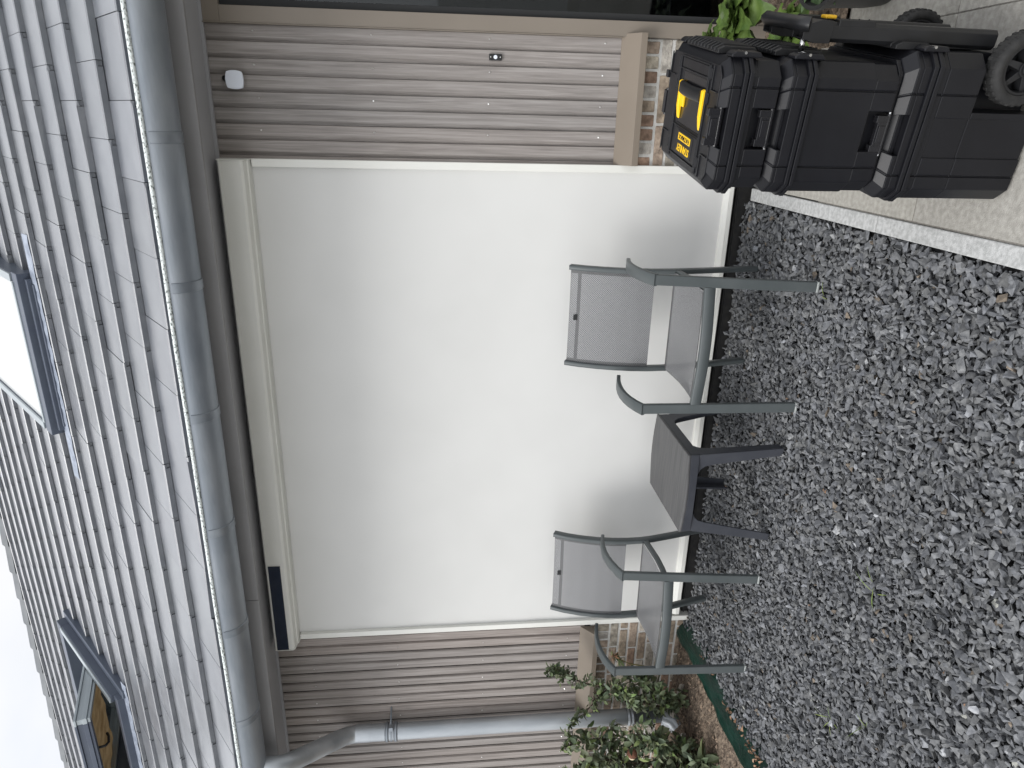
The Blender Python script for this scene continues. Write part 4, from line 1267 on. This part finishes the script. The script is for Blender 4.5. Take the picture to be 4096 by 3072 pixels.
b = MB(); b.box(.0655, .0845, .153, .257, zt + .0039, zt + .0044); b.build('badge', M['yellow'], tbt)
text_mesh('FATMAX', 'lettering', .0175, .090, M['glossblack'], txm(.0755, .205, zt + .0049), offset=.0002)

# ================================================================== leaves and plants
def leaf(b, p, d, up, L_, W_, fold=.25, curl=.3, seg=5, crinkle=0.0, serr=0.0):
    p = Vector(p); d = Vector(d).normalized(); s = d.cross(Vector(up)).normalized(); n = s.cross(d).normalized()
    v = []; rows = []
    for k in range(seg + 1):
        q = k / seg
        wd = W_ * (math.sin(math.pi * min(1, q * .92 + .06)) ** .8) * (1 - .25 * q)
        c = p + d * (L_ * q) - n * (curl * L_ * q * q) + n * (crinkle * L_ * math.sin(q * 19) * .12)
        if k == 0 or k == seg: wd *= .25
        wd *= 1 + serr * (1 if k % 2 else -1)
        z1 = n * (wd * fold + crinkle * L_ * .10 * math.sin(k * 2.4)); z2 = n * (wd * fold + crinkle * L_ * .10 * math.sin(k * 2.4 + 1.5))
        v += [c - s * wd / 2 + z1, c, c + s * wd / 2 + z2]
    f = []
    for k in range(seg):
        a = k * 3; f += [(a, a + 1, a + 4, a + 3), (a + 1, a + 2, a + 5, a + 4)]
    b.add(v, f)

def rv(a=1.0): return Vector((random.uniform(-a, a), random.uniform(-a, a), random.uniform(-a, a)))
def spray(b, st, path, n, lsize, spread, lightp=.1, side_twigs=True, r0=.005):
    """leaves in small groups along a stem, with side twigs"""
    pts = [Vector(p) for p in path]
    st.tube(pts, [r0 * (1 - .75 * i / (len(pts) - 1)) for i in range(len(pts))], 6)
    for k in range(n):
        q = (random.random() ** .8) * (len(pts) - 1); i = min(int(q), len(pts) - 2); p = pts[i].lerp(pts[i + 1], q - i)
        t_ = (pts[i + 1] - pts[i]).normalized()
        d = (rv() + t_ * .5 + Vector((0, -.2, .1))).normalized(); tip = p + d * random.uniform(.3, 1) * spread
        if side_twigs: st.tube([p, p.lerp(tip, .5) + rv(.006), tip], [.0022, .0016, .0010], 4)
        m_ = random.choice((3, 4, 5))
        for j in range(m_):
            a = p.lerp(tip, .35 + .65 * (j + 1) / m_)
            dd = (d * .5 + rv(.9)).normalized(); tn = random.uniform(.6, 1.25)
            b.tone = (tn * random.uniform(.9, 1.1), tn, tn * random.uniform(.8, 1.1)); b.mi = 1 if random.random() < lightp else 0
            L_ = lsize * random.uniform(.6, 1.25)
            leaf(b, a, dd, (rv(.5) + Vector((0, -.4, 1))).normalized(), L_, L_ * random.uniform(.5, .75), curl=random.uniform(0, .5), seg=4, serr=.08)
def shrub(name, label, loc, branches, group='leafy shrubs in the wall bed', cat='shrub'):
    t = thing(name, label, cat, loc, 0, group)
    b, st = MB(), MB()
    for (path, n, ls, sp, lp) in branches:
        spray(b, st, [(x - loc[0], y - loc[1], z - loc[2]) for x, y, z in path], int(n * 1.0), ls * 1.12, sp * 1.1, lp)
    st.build('stems', M['bark'], t, smooth=True); b.build('foliage', [M['leaf'], M['leaf_light']], t, smooth=True)
    return t
shrub('shrub', 'thin leafy shrub reaching highest, behind the left armchair and in front of the downpipe', (-3.40, 3.26, .02), [
    ([(-3.40, 3.26, .02), (-3.43, 3.27, .14), (-3.40, 3.29, .28), (-3.33, 3.31, .40), (-3.28, 3.31, .54)], 38, .040, .10, .10),
    ([(-3.28, 3.31, .54), (-3.25, 3.31, .64), (-3.20, 3.31, .74), (-3.13, 3.31, .84), (-3.09, 3.31, .90)], 60, .032, .060, .07),
    ([(-3.28, 3.31, .54), (-3.33, 3.28, .61), (-3.42, 3.26, .69), (-3.48, 3.26, .77)], 26, .034, .060, .25),
    ([(-3.42, 3.27, .12), (-3.36, 3.22, .26), (-3.28, 3.22, .40), (-3.20, 3.24, .52)], 50, .040, .08, .15),
    ([(-3.40, 3.26, .03), (-3.30, 3.22, .14), (-3.22, 3.22, .28), (-3.16, 3.25, .38)], 50, .044, .085, .12)])
shrub('shrub', 'dense dark green shrub in front of the bricks, farthest from the roller screen', (-3.62, 3.10, .02), [
    ([(-3.60, 3.08, .02), (-3.55, 3.10, .20), (-3.52, 3.14, .40), (-3.54, 3.18, .62), (-3.60, 3.2, .78)], 90, .046, .11, .22),
    ([(-3.62, 3.10, .02), (-3.68, 3.10, .22), (-3.72, 3.12, .42), (-3.78, 3.15, .60), (-3.86, 3.18, .74)], 90, .050, .12, .18),
    ([(-3.62, 3.10, .02), (-3.50, 3.02, .12), (-3.42, 3.02, .26), (-3.36, 3.04, .42)], 70, .048, .11, .15),
    ([(-3.64, 3.10, .02), (-3.82, 3.12, .16), (-3.92, 3.14, .34), (-4.02, 3.15, .5)], 70, .052, .12, .1),
    ([(-3.60, 3.08, .02), (-3.62, 3.06, .24), (-3.60, 3.04, .44), (-3.56, 3.05, .60)], 60, .048, .12, .15),
    ([(-3.62, 3.10, .02), (-3.66, 2.96, .12), (-3.70, 2.90, .24), (-3.74, 2.88, .34)], 34, .056, .10, .05)])
shrub('shrub', 'low broad-leaved plant in front of the dense shrub, near the green membrane', (-3.42, 2.83, .03), [
    ([(-3.42, 2.83, .02), (-3.38, 2.80, .09), (-3.32, 2.78, .15)], 9, .085, .07, .0),
    ([(-3.42, 2.83, .02), (-3.50, 2.83, .11), (-3.56, 2.85, .20)], 12, .075, .08, .0),
    ([(-3.44, 2.83, .02), (-3.60, 2.80, .10), (-3.72, 2.80, .18)], 14, .075, .09, .0)])
# climbing sprig against the bricks seen through the left armchair
t = thing('climbing_plant', 'pale yellowish sprig with a withered flower head against the bricks, seen through the left armchair', 'plant', (-3.28, 3.44, .03))
b, st = MB(), MB()
pth = [(0, 0, 0), (.01, .0, .12), (.03, .005, .24), (.055, .01, .34), (.10, .01, .42), (.13, .0, .45)]
st.tube(pth, [.005, .005, .0045, .004, .003, .002], 7)
for k in range(13):
    i = random.choice((1, 2, 3, 4)); p = Vector(pth[i]).lerp(Vector(pth[i + 1]), random.random())
    tn = random.uniform(.7, 1.2); b.tone = (tn, tn, tn); b.mi = random.choice((0, 1, 1))
    leaf(b, p, rv() + Vector((0, -.5, .2)), (0, -.5, 1), random.uniform(.035, .06), .035, seg=4)
fl = MB()
for k in range(26):
    fl.tone = (1, 1, 1); leaf(fl, Vector(pth[5]) + rv(.01), rv() + Vector((0, -.4, 0)), (0, 0, 1), random.uniform(.02, .04), .008, seg=3)
st.build('stem', mat('yellow_stem', (.22, .19, .07, 1), .6), t, smooth=True); b.build('foliage', [M['leaf'], M['leaf_light']], t, smooth=True); fl.build('flower_head', M['dryleaf'], t)

# half coconut feeder hanging in the shrub
t = thing('bird_feeder', 'reddish brown half shell bird feeder with pale fat, hanging in the shrubs', 'bird feeder', (-3.47, 2.99, .455))
b = MB(); n = 20
def halfshell(r, a0, steps=7):
    rings = []
    for k in range(steps + 1):
        a = (math.pi / 2) * k / steps; rr = r * math.sin(a) + .0005; z = r * 1.15 * math.cos(a)
        rings.append([(rr * math.cos(2 * math.pi * i / n), rr * math.sin(2 * math.pi * i / n), z) for i in range(n)])
    return rings
b.loft(halfshell(.030, 0))
rot = Matrix.Rotation(R(100), 4, 'Y') @ Matrix.Rotation(R(25), 4, 'X')
b.v = [tuple(rot @ Vector(p)) for p in b.v]; b.build('shell', M['coconut'], t, smooth=True)
b = MB(); rg = halfshell(.030, 0); b.loft(rg); rot2 = Matrix.Rotation(R(-80), 4, 'Y') @ Matrix.Rotation(R(25), 4, 'X')
b.v = [tuple((rot2 @ Vector(p)) * .75 + Vector((-.005, -.006, 0))) for p in b.v]; b.build('fat_filling', M['fat'], t, smooth=True)
b = MB(); b.tube([(.04, 0, .0), (.12, .06, .01), (.16, .10, .10)], .0012, 5); b.tube([(-.02, -.005, -.02), (-.05, 0, -.2), (-.06, 0, -.43)], .0015, 5); b.build('string', M['bark'], t)

# pale edging pieces lying in the bed
for k, (x, y, z, L_, rz, ry, lab) in enumerate(((-3.43, 3.33, .07, .24, .15, 12, 'pale tapered edging strip leaning under the shrub, nearest the left armchair'), (-3.66, 3.22, .055, .12, .3, 15, 'short pale edging strip in the bed next to the downpipe foot'), (-3.80, 3.02, .05, .20, .1, 5, 'pale flat edging piece lying under the dense shrub'))):
    t_ = MB(); t_.prism([(-L_ / 2, -.014), (L_ / 2, -.010), (L_ / 2 - .01, .012), (-L_ / 2, .018)], -.010, .012); o = t_.build('edging_strip', M['palestone'], bevel=.002)
    o.location = (x, y, z); o.rotation_euler = (R(20), R(ry), rz); tag(o, lab, 'edging strip', 'pale edging strips in the bed')

# green membrane between the gravel and the soil
b = MB(); n = 90; v = []
for i in range(n + 1):
    y = 1.15 + (3.56 - 1.15) * i / n
    xin = -3.055 - .055 * max(0, (y - 2.95) / .6) - .012 * math.sin(y * 5.2); xo = -2.905 - .05 * min(1, max(0, (y - 2.4) / .5)) + .010 * math.sin(y * 8.3)
    for j, (q, z) in enumerate(((0, .034), (.18, .054), (.45, .049), (.75, .027), (1, -.002), (1.25, -.03))):
        x = xin + (xo - xin) * q
        v.append((x + .004 * math.sin(y * 41 + j * 2), y, z + .006 * math.sin(y * 23 + j) * math.sin(y * 7 + j * .7) + random.uniform(-.002, .002)))
f = [(i * 6 + j, i * 6 + j + 1, (i + 1) * 6 + j + 1, (i + 1) * 6 + j) for i in range(n) for j in range(5)]
b.add(v, f); o = b.build('membrane_strip', M['green_sheet'], smooth=True)
tag(o, 'dark green plastic membrane strip edging the gravel beside the soil bed', 'membrane')

# dry leaves caught along the membrane
b = MB()
for k in range(60):
    y = random.choice((random.uniform(1.9, 3.3), random.gauss(2.62, .12), random.gauss(2.40, .08))); x = -2.915 - .04 * min(1, max(0, (y - 2.4) / .5)) + random.gauss(0, .016)
    if not 1.6 < y < 3.45: continue
    tn = random.uniform(.6, 1.3); b.tone = (tn, tn, tn)
    L_ = random.uniform(.010, .030); leaf(b, (x, y, .022 + random.uniform(-.006, .012)), rv() * Vector((1, 1, .5)), (random.uniform(-.6, .6), random.uniform(-.6, .6), 1), L_, L_ * .7, fold=.5, curl=.5, seg=3, crinkle=.6)
for k in range(14):
    L_ = random.uniform(.010, .018); leaf(b, (random.uniform(-2.8, -.5), random.uniform(1.3, 3.4), .012), rv() * Vector((1, 1, .3)), (0, 0, 1), L_, L_ * .6, fold=.5, seg=3, crinkle=.6)
for k in range(10):
    L_ = random.uniform(.02, .04); leaf(b, (random.uniform(.33, .5), random.uniform(3.0, 3.3), .04), rv() * Vector((1, 1, .6)), (0, 0, 1), L_, L_ * .6, fold=.5, seg=3, crinkle=.8)
M['dryleaf2'] = mat('fallen_leaf', (.19, .105, .06, 1), .85, col2=(.36, .24, .16, 1), nscale=30, attr='tone')
tag(b.build('fallen_leaves', M['dryleaf2']), kind='stuff')
# a few blades of grass coming up between the chippings
b = MB()
for (x, y, k_) in ((-1.55, 1.95, 5), (-2.23, 2.02, 6), (-2.05, 1.82, 4), (-.62, 2.63, 2)):
    for k in range(k_):
        d = Vector((random.uniform(-1, 1), random.uniform(-1, 1), random.uniform(.1, .6))); leaf(b, (x + random.uniform(-.02, .02), y + random.uniform(-.02, .02), .0), d, (0, 0, 1), random.uniform(.04, .09), .004, curl=.3, seg=5)
tag(b.build('grass', M['grass'], smooth=True), kind='stuff')

# ------------------------------------------------------------------ potted plants beside the door
def rosette(b, c, n, Ls, Ws, tilt, crk, tones, seg=8):
    for k in range(n):
        a = k * 2.399 + random.uniform(-.2, .2); q = (k + .5) / n
        el = R(78) * (1 - q) + R(tilt) * q
        d = Vector((math.cos(a) * math.cos(el), math.sin(a) * math.cos(el), math.sin(el)))
        tn = random.uniform(*tones); b.tone = (tn, tn, tn * .9); b.mi = 0
        L_ = Ls * (.55 + .55 * q) * random.uniform(.9, 1.1)
        leaf(b, Vector(c) + d * .015, d, (0, 0, 1), L_, Ws * (.6 + .5 * q), fold=.18, curl=.45, seg=seg, crinkle=crk)
# big round black pot close behind the toolboxes
t = thing('plant_pot', 'large round black plant pot with grey-green leaves behind the toolbox handle', 'plant pot', (.600, 2.600, .002))
b = MB(); rings = []; n = 40
for (r, z) in ((.192, 0), (.200, .05), (.205, .18), (.207, .210), (.214, .212), (.214, .236), (.200, .236), (.194, .18), (.02, .175)):
    rings.append([(r * math.cos(2 * math.pi * i / n), r * math.sin(2 * math.pi * i / n), z) for i in range(n)])
b.loft(rings); b.build('pot', M['pot'], t, autosm=40)
b = MB()
for c in ((-.13, .10, .19), (-.02, .10, .19), (-.12, -.02, .19), (.06, -.06, .19)): rosette(b, c, 16, .075, .045, 12, .4, (.75, 1.2), 6)
b.build('foliage', [M['rosette']], t, smooth=True)
# primrose-like plants standing in the soil strip
for (x, y, z, s_, lab) in ((.425, 3.13, .36, 1.05, 'bright green crinkly-leaved plant growing highest, in front of the glass door'), (.355, 2.90, .20, .85, 'green crinkly-leaved plant low behind the toolbox stack'), (.36, 3.34, .40, .55, 'small green plant against the door jamb')):
    t = thing('leafy_plant', lab, 'plant', (x, y, .02), 0, 'crinkly-leaved plants by the door')
    b = MB(); rosette(b, (0, 0, z * .75), int(26 * s_), .135 * s_, .115 * s_, -15, .5, (.7, 1.25), 10)
    b.build('foliage', M['primrose'], t, smooth=True)
    b = MB(); b.tube([(0, 0, -.02), (0, 0, z * .7)], [.014, .008], 8)
    for k in range(10): a = random.uniform(0, 6.28); b.tube([(0, 0, z * .4), (.05 * math.cos(a), .05 * math.sin(a), z * .75)], [.003, .002], 5)
    b.build('stems', M['bark'], t, smooth=True)
